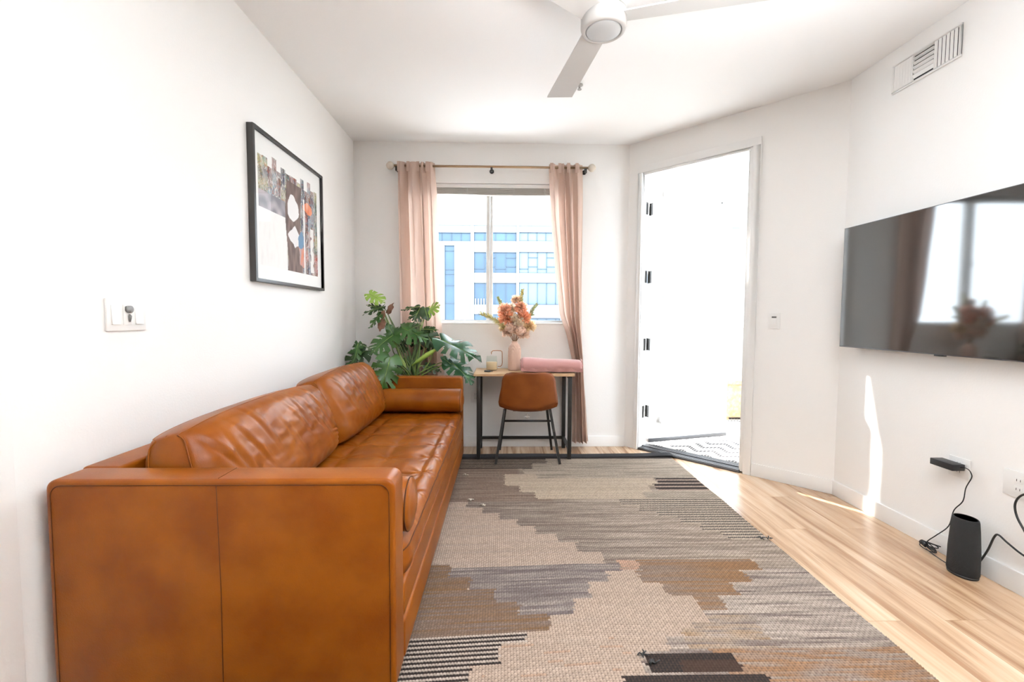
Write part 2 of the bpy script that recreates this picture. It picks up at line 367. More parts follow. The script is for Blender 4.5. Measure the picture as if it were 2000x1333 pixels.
# ------------------------------------------------------------------ office block across the street
M_fac = mat('pale_facade', (.125, .138, .165, 1), .8)
M_pane = mat('blue_office_glass', (.012, .040, .078, 1), .25, noise_s=.25, noise_c=(.028, .075, .13, 1))
M_pane2 = mat('veiled_office_glass', (.062, .105, .15, 1), .3, noise_s=.3, noise_c=(.085, .13, .175, 1))  # overexposure veil on the right-hand windows, put into a paler blue
M_mull = mat('office_mullion', (.02, .045, .065, 1), .5)
YO = 30.0
of = empty('office_building', (0, YO+2, -10), 'white office block with blue windows across the street outside the window', 'building')
rects = [(-7.6, -2.14, 6.23, 6.80, 'v', .64), (-1.91, .91, 6.26, 6.83, 'v', .71), (1.10, 3.9, 6.28, 6.86, 'v', .60),
         (-3.87, -3.22, .86, 5.95, 't', 0), (-1.91, .92, 4.15, 5.52, 'g', .71), (1.11, 3.9, 4.16, 5.55, 'g', .62),
         (-1.91, .93, 2.02, 3.48, 'v', .71), (1.12, 3.9, 2.04, 3.51, 'v', .62), (-1.91, .93, .60, 1.38, 'v', .71), (1.13, 3.9, .4, 1.1, 'v', .62)]
# wall: slab with piers and spandrels in front of recessed glazing
o = MB()
o.box(-16, -7.6, YO, YO+8, -10, 7.3); o.box(3.9, 16, YO, YO+8, -10, 7.3)
def col_fill(x0, x1, spans):
    z = -10
    for a, b in spans: o.box(x0, x1, YO, YO+.4, z, a); z = b
    o.box(x0, x1, YO, YO+.4, z, 7.3)
col_fill(-7.6, -3.87, [(6.23, 6.80)]); col_fill(-3.87, -3.22, [(.86, 5.95), (6.23, 6.80)]); col_fill(-3.22, -2.14, [(6.23, 6.80)])
o.box(-2.14, -1.91, YO-.04, YO+.4, -10, 7.35)
col_fill(-1.91, .92, [(.60, 1.38), (2.02, 3.48), (4.15, 5.52), (6.26, 6.83)])
o.box(.92, 1.11, YO-.04, YO+.4, -10, 7.35)
col_fill(1.11, 3.9, [(.4, 1.1), (2.04, 3.51), (4.16, 5.55), (6.28, 6.86)])
o.box(-7.6, 3.9, YO+.4, YO+8, -10, 7.3)
obj('wall', o, M_fac, of)
obj('roof_edge', MB().box(-16, 16, YO-.08, YO+.2, 7.30, 7.40), mat('roof_edge_metal', (.35, .38, .42, 1), .6), of)
obj('balcony_rail', MB().box(1.11, 3.9, YO-.5, YO-.04, 1.16, 2.0), M_fac, of)
for i, (x0, x1, z0, z1, kd, st_) in enumerate(rects):
    f = MB(); e = .035; y0, y1 = YO+.06, YO+.12
    f.box(x0, x1, y0, y1, z0, z0+e); f.box(x0, x1, y0, y1, z1-e, z1); f.box(x0, x0+e, y0, y1, z0, z1); f.box(x1-e, x1, y0, y1, z0, z1)
    if kd in 'vg':
        x = x1-st_ if x0 < -5 else x0+st_
        while x0+.1 < x < x1-.1:
            f.box(x-.018, x+.018, y0, y1, z0, z1); x += -st_ if x0 < -5 else st_
    if kd == 'g':
        k = 0; x = x0
        while x < x1-.1:
            xe = min(x+st_, x1)
            for zz in ((z0+.27,) if k % 2 == 0 else (z0+.42, z1-.36)): f.box(x, xe, y0, y1, zz-.018, zz+.018)
            x = xe; k += 1
    if kd == 't':
        for zz in (2.1, 3.3, 4.05, 4.35, 5.6): f.box(x0, x1, y0, y1, zz-.018, zz+.018)
    fr = obj('window', f, M_mull, of)
    obj('pane', MB().box(x0, x1, YO+.13, YO+.16, z0, z1), M_pane2 if x0 > 1 else M_pane, fr)
o = MB()
for k in range(7): o.box(-1.85+k*.19, -1.77+k*.19, YO+.0, YO+.05, 2.02, 2.43)
obj('railing', o, M_fac, of)
struct('ground', MB().box(-60, 60, 6, 90, -10.2, -10), mat('street', (.4, .4, .4, 1), .9))

# ------------------------------------------------------------------ rug
BORDER = (3.682, 3.79)
ST_FAR = [(3.56, 3.69, -9.0, 0.367), (3.435, 3.561, -9.0, 0.247)]
TAUPE = [(3.307, 3.436, -9.0, 0.134), (3.087, 3.308, -9.0, 0.021), (2.974, 3.087, -9.0, 0.126), (2.881, 2.974, -9.0, 0.229), (2.817, 2.881, -9.0, 0.332)]
CREAM_B = [(3.227, 3.306, 0.021, 0.265), (3.078, 3.227, 0.021, 1.122), (2.966, 3.078, 0.126, 1.038), (2.85, 2.966, 0.228, 0.963)]
HEATH_A = [(3.227, 3.69, 0.169, 9.0)]
BARS_R = [(3.106, 3.227, 1.135, 9.0), (2.985, 3.106, 1.085, 9.0)]
HEATH_A2 = [(2.85, 2.985, 0.966, 9.0)]
THIN_R = [(2.748, 2.85, 0.763, 9.0), (2.658, 2.748, 0.858, 9.0), (2.585, 2.658, 0.955, 9.0), (2.494, 2.585, 1.056, 9.0), (2.399, 2.494, 1.138, 9.0), (2.358, 2.399, 1.225, 9.0), (2.301, 2.358, 1.238, 9.0)]
CREAM_C = [(2.738, 2.82, -9.0, -0.223), (2.651, 2.738, -9.0, -0.118), (2.568, 2.651, -9.0, -0.011), (2.48, 2.568, -9.0, 0.092), (2.383, 2.48, -9.0, 0.193), (2.292, 2.383, -9.0, 0.302), (2.191, 2.292, -9.0, 0.399), (2.081, 2.191, -9.0, 0.504)]
BLUE = [(2.019, 2.081, -0.248, 0.57), (1.97, 2.02, -0.241, 0.495), (1.932, 1.97, -0.141, 0.485), (1.884, 1.934, -0.138, 0.392), (1.815, 1.884, -0.029, 0.383), (1.801, 1.828, -0.028, 0.306), (1.724, 1.801, 0.068, 0.298)]
BROWN = [(2.006, 2.111, -9.0, -0.244), (1.912, 2.006, -9.0, -0.14), (1.815, 1.912, -9.0, -0.029), (1.731, 1.815, -9.0, 0.068), (1.645, 1.731, -9.0, 0.19)]
ST_NEAR = [(1.590, 1.645, -9.0, 0.095), (1.494, 1.590, -9.0, -0.007), (.9, 1.494, -9.0, -0.106)]
PEACH = [(2.026, 2.118, 0.57, 0.661)]
OCHRE = [(2.019, 2.118, 0.661, 1.235), (1.922, 2.019, 0.635, 1.136), (1.827, 1.922, 0.721, 1.032), (1.739, 1.827, 0.821, 0.931)]
CREAM_D = [(1.924, 2.026, -9.0, 0.635), (1.829, 1.924, -9.0, 0.721), (1.740, 1.829, -9.0, 0.821), (1.663, 1.740, -9.0, 0.821), (1.628, 1.663, -9.0, 0.744), (1.585, 1.628, -9.0, 0.689), (1.513, 1.585, -9.0, 0.611), (.7, 1.513, -9.0, 0.486)]
BARS_N = [(1.477, 1.509, 0.503, 0.815), (1.417, 1.471, 0.506, 0.824), (1.305, 1.411, 0.403, 0.889)]
ORANGE = [(.7, 1.53, 0.755, 9.0)]
def hit(rs, x, y):
    for a, b, c, d in rs:
        if a <= y < b and c <= x < d: return True
    return False
CX, CY = .0108, .0105
RX0, RX1, RY0, RY1 = -.95, 1.45, .78, 3.79
C_black = (.016, .0155, .017); C_cream = (.57, .43, .335); C_creamf = (.64, .51, .39)
def lerp(a, b, t): return tuple(a[i]+(b[i]-a[i])*t for i in range(3))
def rug_col(x, y, row, c):
    jx = x + .020*noise.noise((row*3.1, y*40, 0)); st1 = .75*noise.noise((x*2.2, row*.62, 3.0))+.6*noise.noise((x*3.5, row*1.9, 13.0)); st2 = noise.noise((x*8.0, row*2.3, 9.0)); big = noise.noise((x*1.1, y*2.2, 5.0))
    x = jx
    if y > BORDER[0]: return C_black
    if hit(ST_FAR, x, y): return C_creamf if row % 3 == 0 else C_black
    if hit(BARS_R, x, y):
        return C_cream if row % 6 < 2 else lerp(C_black, (.05, .04, .04), .5)
    if hit(BARS_N, x, y): return lerp(C_black, (.06, .03, .02), .7 if x > .62 and y > 1.41 and y < 1.475 else 0)
    if hit(ST_NEAR, x, y): return C_black if row % 2 == 0 else (.60, .50, .42)
    if hit(THIN_R, x, y): return (.075, .07, .065) if row % 3 == 0 else lerp(C_creamf, (.5, .42, .34), .5+.5*st1)
    if hit(PEACH, x, y): return lerp((.62, .36, .25), (.45, .33, .25), .5+st2)
    if hit(OCHRE, x, y): return lerp((.33, .18, .085), (.30, .22, .17), min(1, max(0, .5+1.6*st1+1.5*big)))
    if hit(BROWN, x, y): return lerp((.26, .145, .065), (.25, .185, .15), min(1, max(0, .55+1.3*st1+.4*st2)))
    if hit(BLUE, x, y): return lerp((.19, .16, .155), (.42, .35, .31), min(1, max(0, .45+1.2*st1+.5*st2)))
    if hit(CREAM_B, x, y): return lerp(C_creamf, (.70, .56, .40), max(0, st1))
    if hit(CREAM_C, x, y): return lerp(C_cream, (.5, .40, .34), max(0, .2+st1*.8))
    if hit(TAUPE, x, y): return lerp((.24, .165, .125), (.38, .29, .23), min(1, max(0, .4+1.1*st1)))
    if hit(HEATH_A, x, y) or hit(HEATH_A2, x, y): return lerp((.58, .48, .38), (.32, .265, .215), min(1, max(0, .35+1.3*st1+.4*st2)))
    if y > 2.03:   # wide diagonal band, greyer at the left, beige at the right
        t = min(1, max(0, (x+.3-(2.9-y)*.55)/1.1))
        a = lerp((.18, .14, .115), (.36, .28, .22), t); b = lerp((.35, .285, .24), (.60, .49, .40), t)
        return lerp(a, b, min(1, max(0, .45+1.5*st1+.5*st2)))
    if hit(CREAM_D, x, y):
        c_ = lerp(C_cream, (.53, .41, .33), max(0, st1*.8))
        return lerp(c_, (.55, .30, .18), .5) if st2 > .42 and y < 1.6 else c_
    if hit(ORANGE, x, y): return lerp((.38, .21, .11), (.36, .285, .24), min(1, max(0, .35+1.4*st2+.8*st1)))
    c_ = lerp((.21, .165, .145), (.58, .48, .405), min(1, max(0, .66+1.2*st1+.5*st2)))
    if 1.53 < y < 1.70 and .68 < x < 1.0: c_ = lerp(c_, (.42, .28, .17), max(0, min(1, .35+st2+st1)))
    return c_
def build_rug():
    nx = int((RX1-RX0)/CX); ny = int((RY1-RY0)/CY)
    vs = []; fs = []; cols = []
    def wy(x, y):
        wv = -.075*max(0, .35-x)*min(1, max(0, (3.0-y)/1.4))
        return y+wv+.004*noise.noise((x*2.2, y*.8, 1))
    def wx(x, y): return x+ (.006*noise.noise((y*3, 7, 0)) if x > RX1-.03 else 0)
    for j in range(ny+1):
        for i in range(nx+1):
            x = RX0+i*CX; y = RY0+j*CY
            e = 0 if (i in (0, nx) or j in (0, ny)) else .0065
            vs.append((wx(x, y), wy(x, y), .001+e*.75))
    o1 = len(vs)
    for j in range(ny):
        for i in range(nx):
            x = RX0+(i+.5)*CX; y = RY0+(j+.5)*CY
            vs.append((wx(x, y)+random.uniform(-.0008, .0008), wy(x, y), .0115+random.uniform(-.0007, .0007)))
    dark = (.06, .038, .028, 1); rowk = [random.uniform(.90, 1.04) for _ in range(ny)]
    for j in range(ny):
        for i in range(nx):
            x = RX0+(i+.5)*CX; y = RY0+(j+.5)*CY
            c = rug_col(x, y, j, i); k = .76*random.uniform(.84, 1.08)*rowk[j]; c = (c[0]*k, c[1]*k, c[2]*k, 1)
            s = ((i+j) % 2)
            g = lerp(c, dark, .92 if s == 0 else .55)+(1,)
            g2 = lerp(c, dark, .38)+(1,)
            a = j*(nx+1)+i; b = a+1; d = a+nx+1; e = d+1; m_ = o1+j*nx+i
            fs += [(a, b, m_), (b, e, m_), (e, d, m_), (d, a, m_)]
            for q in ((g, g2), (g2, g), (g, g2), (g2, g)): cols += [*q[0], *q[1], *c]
    # bottom and skirt
    o2 = len(vs)
    for (i, j) in ((0, 0), (nx, 0), (nx, ny), (0, ny)):
        p = vs[j*(nx+1)+i]; vs.append((p[0], p[1], 0.0))
    fs.append((o2+3, o2+2, o2+1, o2)); cols += [.3, .25, .2, 1]*4
    r = empty('area_rug', ((RX0+RX1)/2, (RY0+RY1)/2, 0), 'large flatwoven rug with stepped cream, grey, ochre and black striped patches', 'rug')
    color_mesh('rug_field', vs, fs, cols, dye_mat('wool_weave', .95, .15), r)
    # dark braided hem at the far end, lifting a little at the right corner
    o = MB(); pts = []
    for i in range(61):
        x = RX0+(RX1-RX0+.01)*i/60; pts.append((x, RY1-.012+.006*math.sin(x*7)+.02*max(0, x-1.2), .010+.010*max(0, (x-1.15)/.3)))
    for k in range(4): o.tube([(p[0], p[1]-.019*k, p[2]+.001) for p in pts], .0098, 7)
    for k in range(14): o.tube([(1.45+random.uniform(-.01, .01), 3.78-k*.006, .02), (1.47+random.uniform(0, .02), 3.79-k*.008+random.uniform(-.01, .01), .008)], .003, 5)
    obj('hem', o, mat('black_wool', (.022, .021, .023, 1), .95, bump=.8, bump_s=150), r)
    # loose yarn ends left on the surface
    for (x, y, c) in ((.5, 1.495, 'k'), (.53, 1.455, 'k'), (-.27, 3.28, 'w'), (-.12, 2.74, 'w'), (-.2, 2.82, 'w'), (1.40, 2.305, 'k'), (1.44, 2.31, 'k')):
        o = MB()
        for q in range(5):
            a = random.uniform(0, 2*PI); o.tube([(x, y, .012), (x+.012*math.cos(a), y+.012*math.sin(a), .02), (x+.022*math.cos(a+.4), y+.018*math.sin(a+.4), .016)], .0022, 5)
        obj('yarn_end', o, mat('yarn_'+c, (.03, .03, .03, 1) if c == 'k' else (.7, .62, .52, 1), .9), r)
build_rug()

# ------------------------------------------------------------------ sofa
SX0, SX1, SY0, SY1, AH, AT = -1.300, -.310, 1.267, 3.560, .730, .110
sofa = empty('sofa', ((SX0+SX1)/2, (SY0+SY1)/2, 0), 'long tan leather sofa with tufted seat standing along the left wall', 'sofa')
def soft_box(x0, x1, y0, y1, z0, z1, r=.02, seg=4, sag=0):
    return MB().box(x0, x1, y0, y1, z0, z1)
def arm(y0, y1):
    o = MB(); r = .03
    # panel outline in X-Z with rounded upper corners, thickness along Y
    poly = []
    for (cx, cz, a0) in ((SX1-r, AH-r, 0), (SX0+r, AH-r, 90)):
        for k in range(7):
            a = math.radians(a0+15*k); poly.append((cx+r*math.cos(a), cz+r*math.sin(a)))
    poly += [(SX0, .10), (SX1, .10)]
    o.prism(poly, 1, y0, y1)
    return o
for (a, b, s) in ((SY0, SY0+AT, -1), (SY1-AT, SY1, 1)):
    ar = obj('arm', arm(a, b), M_leather, sofa, bevel=.012, seg=3)
    # seams: welt round the outer panel and a vertical joint
    yy = a-.0005 if s < 0 else b+.0005
    o = MB(); q = .016; r = .03
    pts = [(SX1-q, yy, .11)]
    for k in range(7): an = math.radians(15*k); pts.append((SX1-r-q+.0+(r)*math.cos(an), yy, AH-r-q+r*math.sin(an)))
    for k in range(7): an = math.radians(90+15*k); pts.append((SX0+r+q+r*math.cos(an), yy, AH-r-q+r*math.sin(an)))
    pts.append((SX0+q, yy, .11)); o.tube(pts, .0013, 6)
    o.tube([(SX0+.49*(SX1-SX0), yy, .11), (SX0+.492*(SX1-SX0), yy, .4), (SX0+.487*(SX1-SX0), yy, AH-q)], .0011, 6)
    o.tube([(SX0+.487*(SX1-SX0), a+.01, AH+.0003), (SX0+.487*(SX1-SX0), b-.01, AH+.0003)], .001, 6)
    obj('seam', o, M_leather_d, ar)
obj('backrest', MB().box(SX0, SX0+.12, SY0+AT, SY1-AT, .10, AH), M_leather, sofa, bevel=.014, seg=3)
obj('base_rail', MB().box(SX0+.12, SX1+.002, SY0+AT, SY1-AT, .10, .232), M_leather, sofa, bevel=.014, seg=3)
obj('deck', MB().box(SX0+.12, SX1+.0, SY0+AT, SY1-AT, .236, .352), M_leather, sofa, bevel=.016, seg=3)
for x in (SX0+.08, SX1-.10):
    for y in (SY0+.10, SY1-.10): obj('leg', MB().lathe([(.016, .012), (.027, .10)], (x, y, 0), 16), mat('walnut_leg', (.12, .05, .02, 1), .4), sofa)
# tufted seat cushion
CY0, CY1, CXb, CXf = SY0+AT+.006, SY1-AT-.006, SX0+.15, SX1+.006
def seat_xyz(i, j, NI, NJ):
    v = i/NI; y = CY0+(CY1-CY0)*v; t = j/NJ
    # end rounding of the front corner in plan
    e = min(y-CY0, CY1-y); r = .085
    ins = (r-math.sqrt(max(0, r*r-(r-e)**2))) if e < r else 0
    xf = CXf-ins
    zt, zb = .462, .350
    L1 = xf-CXb-.05; L2 = .05*PI/2*1.6
    s = t*(L1+L2+.09)
    if s < L1: x = CXb+s; z = zt; f = 1
    elif s < L1+L2:
        a = (s-L1)/L2*PI/2; x = xf-.05+.05*math.sin(a); z = zt-.05+.05*math.cos(a); f = math.cos(a)
    else: q = (s-L1-L2)/.09; x = xf-.012*q*q+.006*math.sin(PI*q); z = zt-.05-(zt-.05-zb)*q; f = 0
    # biscuit tufts
    if f > 0:
        py = (y-CY0)/(CY1-CY0)*9; px = (CXf-x-.07)/.225
        ay = abs(math.sin(PI*py)); ax = abs(math.sin(PI*px)) if px > 0 else 1
        puff = (.25+.75*ay**.45)*(.35+.65*ax**.45) if px > 0 else (.55+.45*ay**.5)
        # wrinkles pulling into the buttons
        dpy = abs(py-round(py)); dpx = abs(px-round(px)); dd_ = math.hypot(dpy, dpx)
        an = math.atan2(py-round(py), px-round(px))
        wr = .0035*math.sin(an*9+round(py)*2+round(px))*math.exp(-(dd_/.28)**2)*(dd_ > .02)
        z += (-.010+.019*puff+wr+.003*noise.noise((x*22, y*9, 1)))*f
        endf = min(1, e/.05); z -= .02*(1-endf)**2*f
    else:
        x += .003*noise.noise((x*10, y*12, z*6))
    return (x, y, z)
NI, NJ = 330, 96
m = MB(); vs = [seat_xyz(i, j, NI, NJ) for i in range(NI+1) for j in range(NJ+1)]
fs = [(i*(NJ+1)+j, (i+1)*(NJ+1)+j, (i+1)*(NJ+1)+j+1, i*(NJ+1)+j+1) for i in range(NI) for j in range(NJ)]
m.add(vs, fs, True)
# close ends and underside
b0 = len(m.v); bot = [(p[0], p[1], .35) for i in range(NI+1) for p in (vs[i*(NJ+1)],)]
m.v += bot
for i in range(NI): m.f.append((b0+i, b0+i+1, (i+1)*(NJ+1), i*(NJ+1))); m.sm.append(False); m.f.append((b0+i+1, b0+i, i*(NJ+1)+NJ, (i+1)*(NJ+1)+NJ)); m.sm.append(False)
for i in (0, NI): m.f.append(tuple([i*(NJ+1)+j for j in range(NJ+1)]+[b0+i])); m.sm.append(False)
cush = obj('seat_cushion', m, M_leather, sofa, fix=True)
o = MB()
pts = []
for i in range(0, NI+1, 3):
    p = seat_xyz(i, int(NJ*.885), NI, NJ); pts.append((p[0]+.001, p[1], p[2]+.001))
o.tube(pts, .0022, 6); obj('piping', o, M_leather_d, cush)
for a in range(1, 9):
    for b in range(1, 3):
        y = CY0+(CY1-CY0)*a/9; x = CXf-.07-.225*b
        if x < SX0+.38: continue
        obj('button', MB().lathe([(.001, .006), (.007, .005), (.010, .001), (.010, -.004)], (x, y, .452), 12), M_leather, cush)
# loose back cushions
def cushion(cx, cy, cz, w, h, t, lean, seed, yaw=0, sq=5.0):
    R = Matrix.Translation((cx, cy, cz)) @ Matrix.Rotation(yaw, 4, 'Z') @ Matrix.Rotation(-lean, 4, 'Y')
    NU, NV = 150, 90
    def P(u, v, side):
        a = u*2-1; b = v*2-1                       # a along width (Y), b along height (Z)
        ed = (1-abs(a)**6)*(1-abs(b)**4)
        th = t*.5*(.34*min(1, ed*40)**.5+.66*max(0, ed)**.55)
        fl = 1+.25*(.5-v)
        # corner pinch
        k = 1-.05*(a*a)*(b*b)-.02*abs(b)**2*abs(a)
        y = a*w/2*k; z = b*h/2*(1-.05*a*a-.05*abs(a)**7)+.012*(1-a*a)*(b > 0)*b
        # diagonal creases fanning from the top seam
        cr = 0
        for q in range(11):
            c0 = -.95+q*.19+.06*math.sin(q*5+seed); sl = .35+.12*math.sin(q*3.7+seed)
            d = a-c0-sl*(.6-b)*.5; ln = math.exp(-((b-.25-.2*math.sin(q*2.3+seed))/.45)**2)
            cr -= math.exp(-(d/.020)**2)*ln*(.6+.4*math.sin(q*7+seed))*.007
            cr += math.exp(-((d-.045)/.035)**2)*ln*.005
        cr += .006*noise.noise((a*3+seed, b*3, side*3))+.0025*noise.noise((a*9+seed, b*7, 2))
        for q in range(4):                       # folds at the lower corner
            d = b+.72-q*.11+(a-.9)*.35; cr -= math.exp(-(d/.03)**2)*math.exp(-((a-.80)/.12)**2)*.006
        x = side*(th*fl+cr*min(1, ed*2.5))
        return R @ Vector((x, y, z))
    m = MB()
    m.grid(lambda u, v: P(u, v, 1), NU, NV); m.grid(lambda u, v: P(u, v, -1), NU, NV)
    ob = obj('back_cushion', m, M_leather, sofa)
    bm = bmesh.new(); bm.from_mesh(ob.data); bmesh.ops.remove_doubles(bm, verts=bm.verts, dist=.0008)
    # bridge the two shells where the gusset leaves them apart
    be = [e for e in bm.edges if e.is_boundary]
    if be:
        try: bmesh.ops.bridge_loops(bm, edges=be)
        except Exception: pass
    bmesh.ops.recalc_face_normals(bm, faces=bm.faces)
    for f in bm.faces: f.smooth = True
    bm.to_mesh(ob.data); bm.free()
    s = MB()
    for side in (1, -1):
        pts = [P(.995, v/40, side) for v in range(2, 40)]+[P(1-u/80, .985, side) for u in range(1, 80)]+[P(.005, 1-v/40, side) for v in range(1, 39)]
        s.tube([p for p in pts], .0024, 6)
    obj('piping', s, M_leather_d if False else M_leather, ob)
    return ob
cushion(-1.030, 1.925, .638, 1.06, .40, .30, math.radians(16), 1.3)
cushion(-1.030, 2.905, .650, .97, .42, .30, math.radians(16), 4.1)
# bolsters
def bolster(name, y, x0, x1, z, label):
    e = empty(name, ((x0+x1)/2, y, z-.09), label, 'pillow', 'bolsters on the sofa')
    m = MB(); prof = []; r = .089
    seg = 40
    for (t, rr) in ((0, .002), (0, .05), (.004, .078), (.012, r-.004), (.022, r), (.5, r+.001), (.978, r), (.988, r-.004), (.996, .078), (1, .05), (1, .002)):
        prof.append((t, rr))
    full = []
    for a, b in zip(prof[:-1], prof[1:]):
        n = 14 if b[0]-a[0] > .2 else 2
        for k in range(n): full.append((a[0]+(b[0]-a[0])*k/n, a[1]+(b[1]-a[1])*k/n))
    full.append(prof[-1])
    vs = []
    for t, rr in full:
        bulge = -.012 if t < .003 else (.012 if t > .997 else 0); bulge *= (1-(rr/.06)**2) if rr < .06 else 0
        for k in range(seg):
            a = 2*PI*k/seg; q = rr*(1+.02*noise.noise((t*5, math.cos(a)*2, math.sin(a)*2+y)))
            vs.append((x0+(x1-x0)*t+bulge, y+q*math.cos(a), z+q*.99*math.sin(a)))
    n = len(full); fs = [(i*seg+k, i*seg+(k+1) % seg, (i+1)*seg+(k+1) % seg, (i+1)*seg+k) for i in range(n-1) for k in range(seg)]
    m.add(vs, fs, True); obj('body', m, M_leather, e)
    for x in (x0+.012, x1-.012):
        s = MB(); s.tube([(x, y+(r-.001)*math.cos(2*PI*k/40), z+(r-.001)*math.sin(2*PI*k/40)) for k in range(41)], .0024, 6)
        obj('piping', s, M_leather_d, e)
bolster('bolster_pillow', 3.352, -.905, -.300, .566, 'tan leather bolster lying against the far sofa arm')
bolster('bolster_pillow', 1.485, -.905, -.300, .566, 'tan leather bolster against the near sofa arm, only its round end showing')

# ------------------------------------------------------------------ desk
M_deskt = M_desk
dk = empty('writing_desk', (.18, 3.84, 0), 'small writing desk with pale wood top and black metal frame under the window', 'desk')
obj('desktop', MB().box(-.235, .60, 3.63, 4.045, .712, .733), M_deskt, dk, bevel=.002)
def sq(x, y, z0, z1, r=.0155): return MB().box(x-r, x+r, y-r, y+r, z0, z1)
for x in (-.195, .565):
    for y in (3.665, 4.02): obj('leg', sq(x, y, .0115 if y < 3.78 else 0, .712), M_black, dk, bevel=.002)
    for z in (.085, .688): obj('side_rail', MB().box(x-.012, x+.012, 3.68, 4.005, z, z+.024), M_black, dk)
for z in (.085, .688): obj('back_rail', MB().box(-.18, .55, 4.008, 4.032, z, z+.024), M_black, dk)

# ------------------------------------------------------------------ chair
ch = empty('desk_chair', (.21, 3.6, 0), 'brown leather bucket chair on black metal legs facing the desk', 'chair')
prof = []   # centre line in Y-Z from top of back to seat front
ctrl = [(3.455, .757), (3.462, .70), (3.474, .62), (3.487, .54), (3.505, .470), (3.55, .436), (3.62, .428), (3.72, .438), (3.82, .455), (3.90, .458), (3.925, .448)]
wid = [.172, .205, .217, .232, .238, .235, .232, .23, .225, .21, .18]
lift = [0, .0, .0, .005, .018, .028, .028, .02, .012, .005, .0]   # how far the sides rise/forward
def cr_(a, t):
    n = len(a)-1; i = min(int(t*n), n-1); f = t*n-i
    p0 = a[max(i-1, 0)]; p1 = a[i]; p2 = a[i+1]; p3 = a[min(i+2, n)]
    return .5*((2*p1)+(-p0+p2)*f+(2*p0-5*p1+4*p2-p3)*f*f+(-p0+3*p1-3*p2+p3)*f**3)
CXm = .213
def shell(off):
    def fn(u, v):
        y = cr_([c[0] for c in ctrl], u); z = cr_([c[1] for c in ctrl], u); w_ = cr_(wid, u); l = cr_(lift, u)
        y2 = cr_([c[0] for c in ctrl], min(1, u+.01)); z2 = cr_([c[1] for c in ctrl], min(1, u+.01)); y1 = cr_([c[0] for c in ctrl], max(0, u-.01)); z1 = cr_([c[1] for c in ctrl], max(0, u-.01))
        d = Vector((0, y2-y1, z2-z1)).normalized(); n = Vector((0, -d.z, d.y))  # inner normal
        if n.y < 0 and u < .3: n = -n
        n = Vector((0, abs(d.z), abs(d.y)*1.0)) if True else n
        a = v*2-1; cr = .055 if u < .45 else .03
        corner = max(0, 1-u/.07); x = CXm+a*w_*(1-.05*corner**2)
        k = abs(a)**2.5
        p = Vector((x, y, z))+n*(l*k+cr*k*(1 if u < .5 else .5))+n*off
        p.z -= .016*corner**2*abs(a)**8
        p.z -= .006*(1-abs(a))*0
        return p
    return fn
m = MB(); A = shell(0); B = shell(.022)
m.grid(A, 60, 30); m.grid(B, 60, 30)
N2 = 61*31
edge = [i*31 for i in range(61)]+[60*31+j for j in range(1, 31)]+[i*31+30 for i in range(59, -1, -1)]+[j for j in range(29, 0, -1)]
for a, b in zip(edge, edge[1:]+edge[:1]): m.f.append((a, b, b+N2, a+N2)); m.sm.append(True)
sh = obj('seat_shell', m, M_chairleather, ch)
o = MB(); pts = []
for e in edge: pts.append((Vector(m.v[e])*.5+Vector(m.v[e+N2])*.5))
pts.append(pts[0]); o.tube([p for p in pts], .0045, 6); obj('piping', o, M_chairleather, sh)
o = MB().tube([(CXm, 3.66, .43), (CXm, 3.66, .415)], .035, 20); obj('mounting_plate', MB().box(CXm-.12, CXm+.12, 3.68, 3.84, .412, .426), M_black, ch)
obj('adjuster_knob', MB().lathe([(.004, .425), (.006, .405), (.022, .398), (.022, .388), (.01, .384)], (CXm-.01, 3.55, 0), 16), mat('clear_plastic', (.75, .72, .68, 1), .15, Transmission_Weight=.6), ch)
for (xt, xb, yt, yb) in ((.022, -.050, 3.60, 3.53), (.392, .470, 3.60, 3.53), (.035, -.02, 3.82, 3.93), (.385, .447, 3.82, 3.93)):
    obj('leg', MB().tube([(xt, yt, .448), (xb, yb, .0115)], .0145, 4, smooth=False), M_black, ch, bevel=0)
o = MB()
def legx(xt, xb, z): return xt+(xb-xt)*(.46-z)/.45
obj('stretcher', MB().tube([(legx(.015, -.05, .35), 3.596, .35), (legx(.395, .47, .35), 3.596, .35)], .0085, 10), M_black, ch)
obj('stretcher', MB().tube([(.035, 3.83, .43), (.385, 3.83, .43)], .0085, 10), M_black, ch)

# ------------------------------------------------------------------ things on the desk
M_vase = mat('blush_ceramic', (.62, .42, .33, 1), .5)
DZT = .733
m = MB(); VX, VY = .108, 3.885
SEG = 96; prof = [(.050, 0), (.055, .006), (.055, .06), (.055, .12), (.055, .17), (.053, .195), (.047, .215), (.038, .230), (.029, .238), (.026, .246), (.0285, .256), (.0245, .256), (.022, .24), (.03, .20), (.045, .16), (.045, .02)]
full = []
for a, b in zip(prof[:-1], prof[1:]):
    for k in range(4): full.append((a[0]+(b[0]-a[0])*k/4, a[1]+(b[1]-a[1])*k/4))
full.append(prof[-1])
def vase_pt(i, k):
    r, z = full[i]; a = 2*PI*k/SEG
    if r > .035 and i < 40 and z > .004:
        # upright ribs gathered in nested arches
        ph = (a*5/(2*PI)) % 1-.5; arch = math.hypot(ph*2, max(0, (z-.14)/.085)); r += .0022*math.cos(arch*PI*6)*min(1, (r-.035)/.01)
    return Vector((VX+r*math.cos(a), VY+r*math.sin(a), DZT+z))
vs = [vase_pt(i, k) for i in range(len(full)) for k in range(SEG)]
fs = [(i*SEG+k, i*SEG+(k+1) % SEG, (i+1)*SEG+(k+1) % SEG, (i+1)*SEG+k) for i in range(len(full)-1) for k in range(SEG)]
fs += [tuple(range(SEG))[::-1], tuple((len(full)-1)*SEG+k for k in range(SEG))]
m.add(vs, fs, True)
tagged('vase', m, M_vase, 'blush ribbed ceramic vase holding dried flowers on the desk', 'vase')
rnd = random.Random(3)
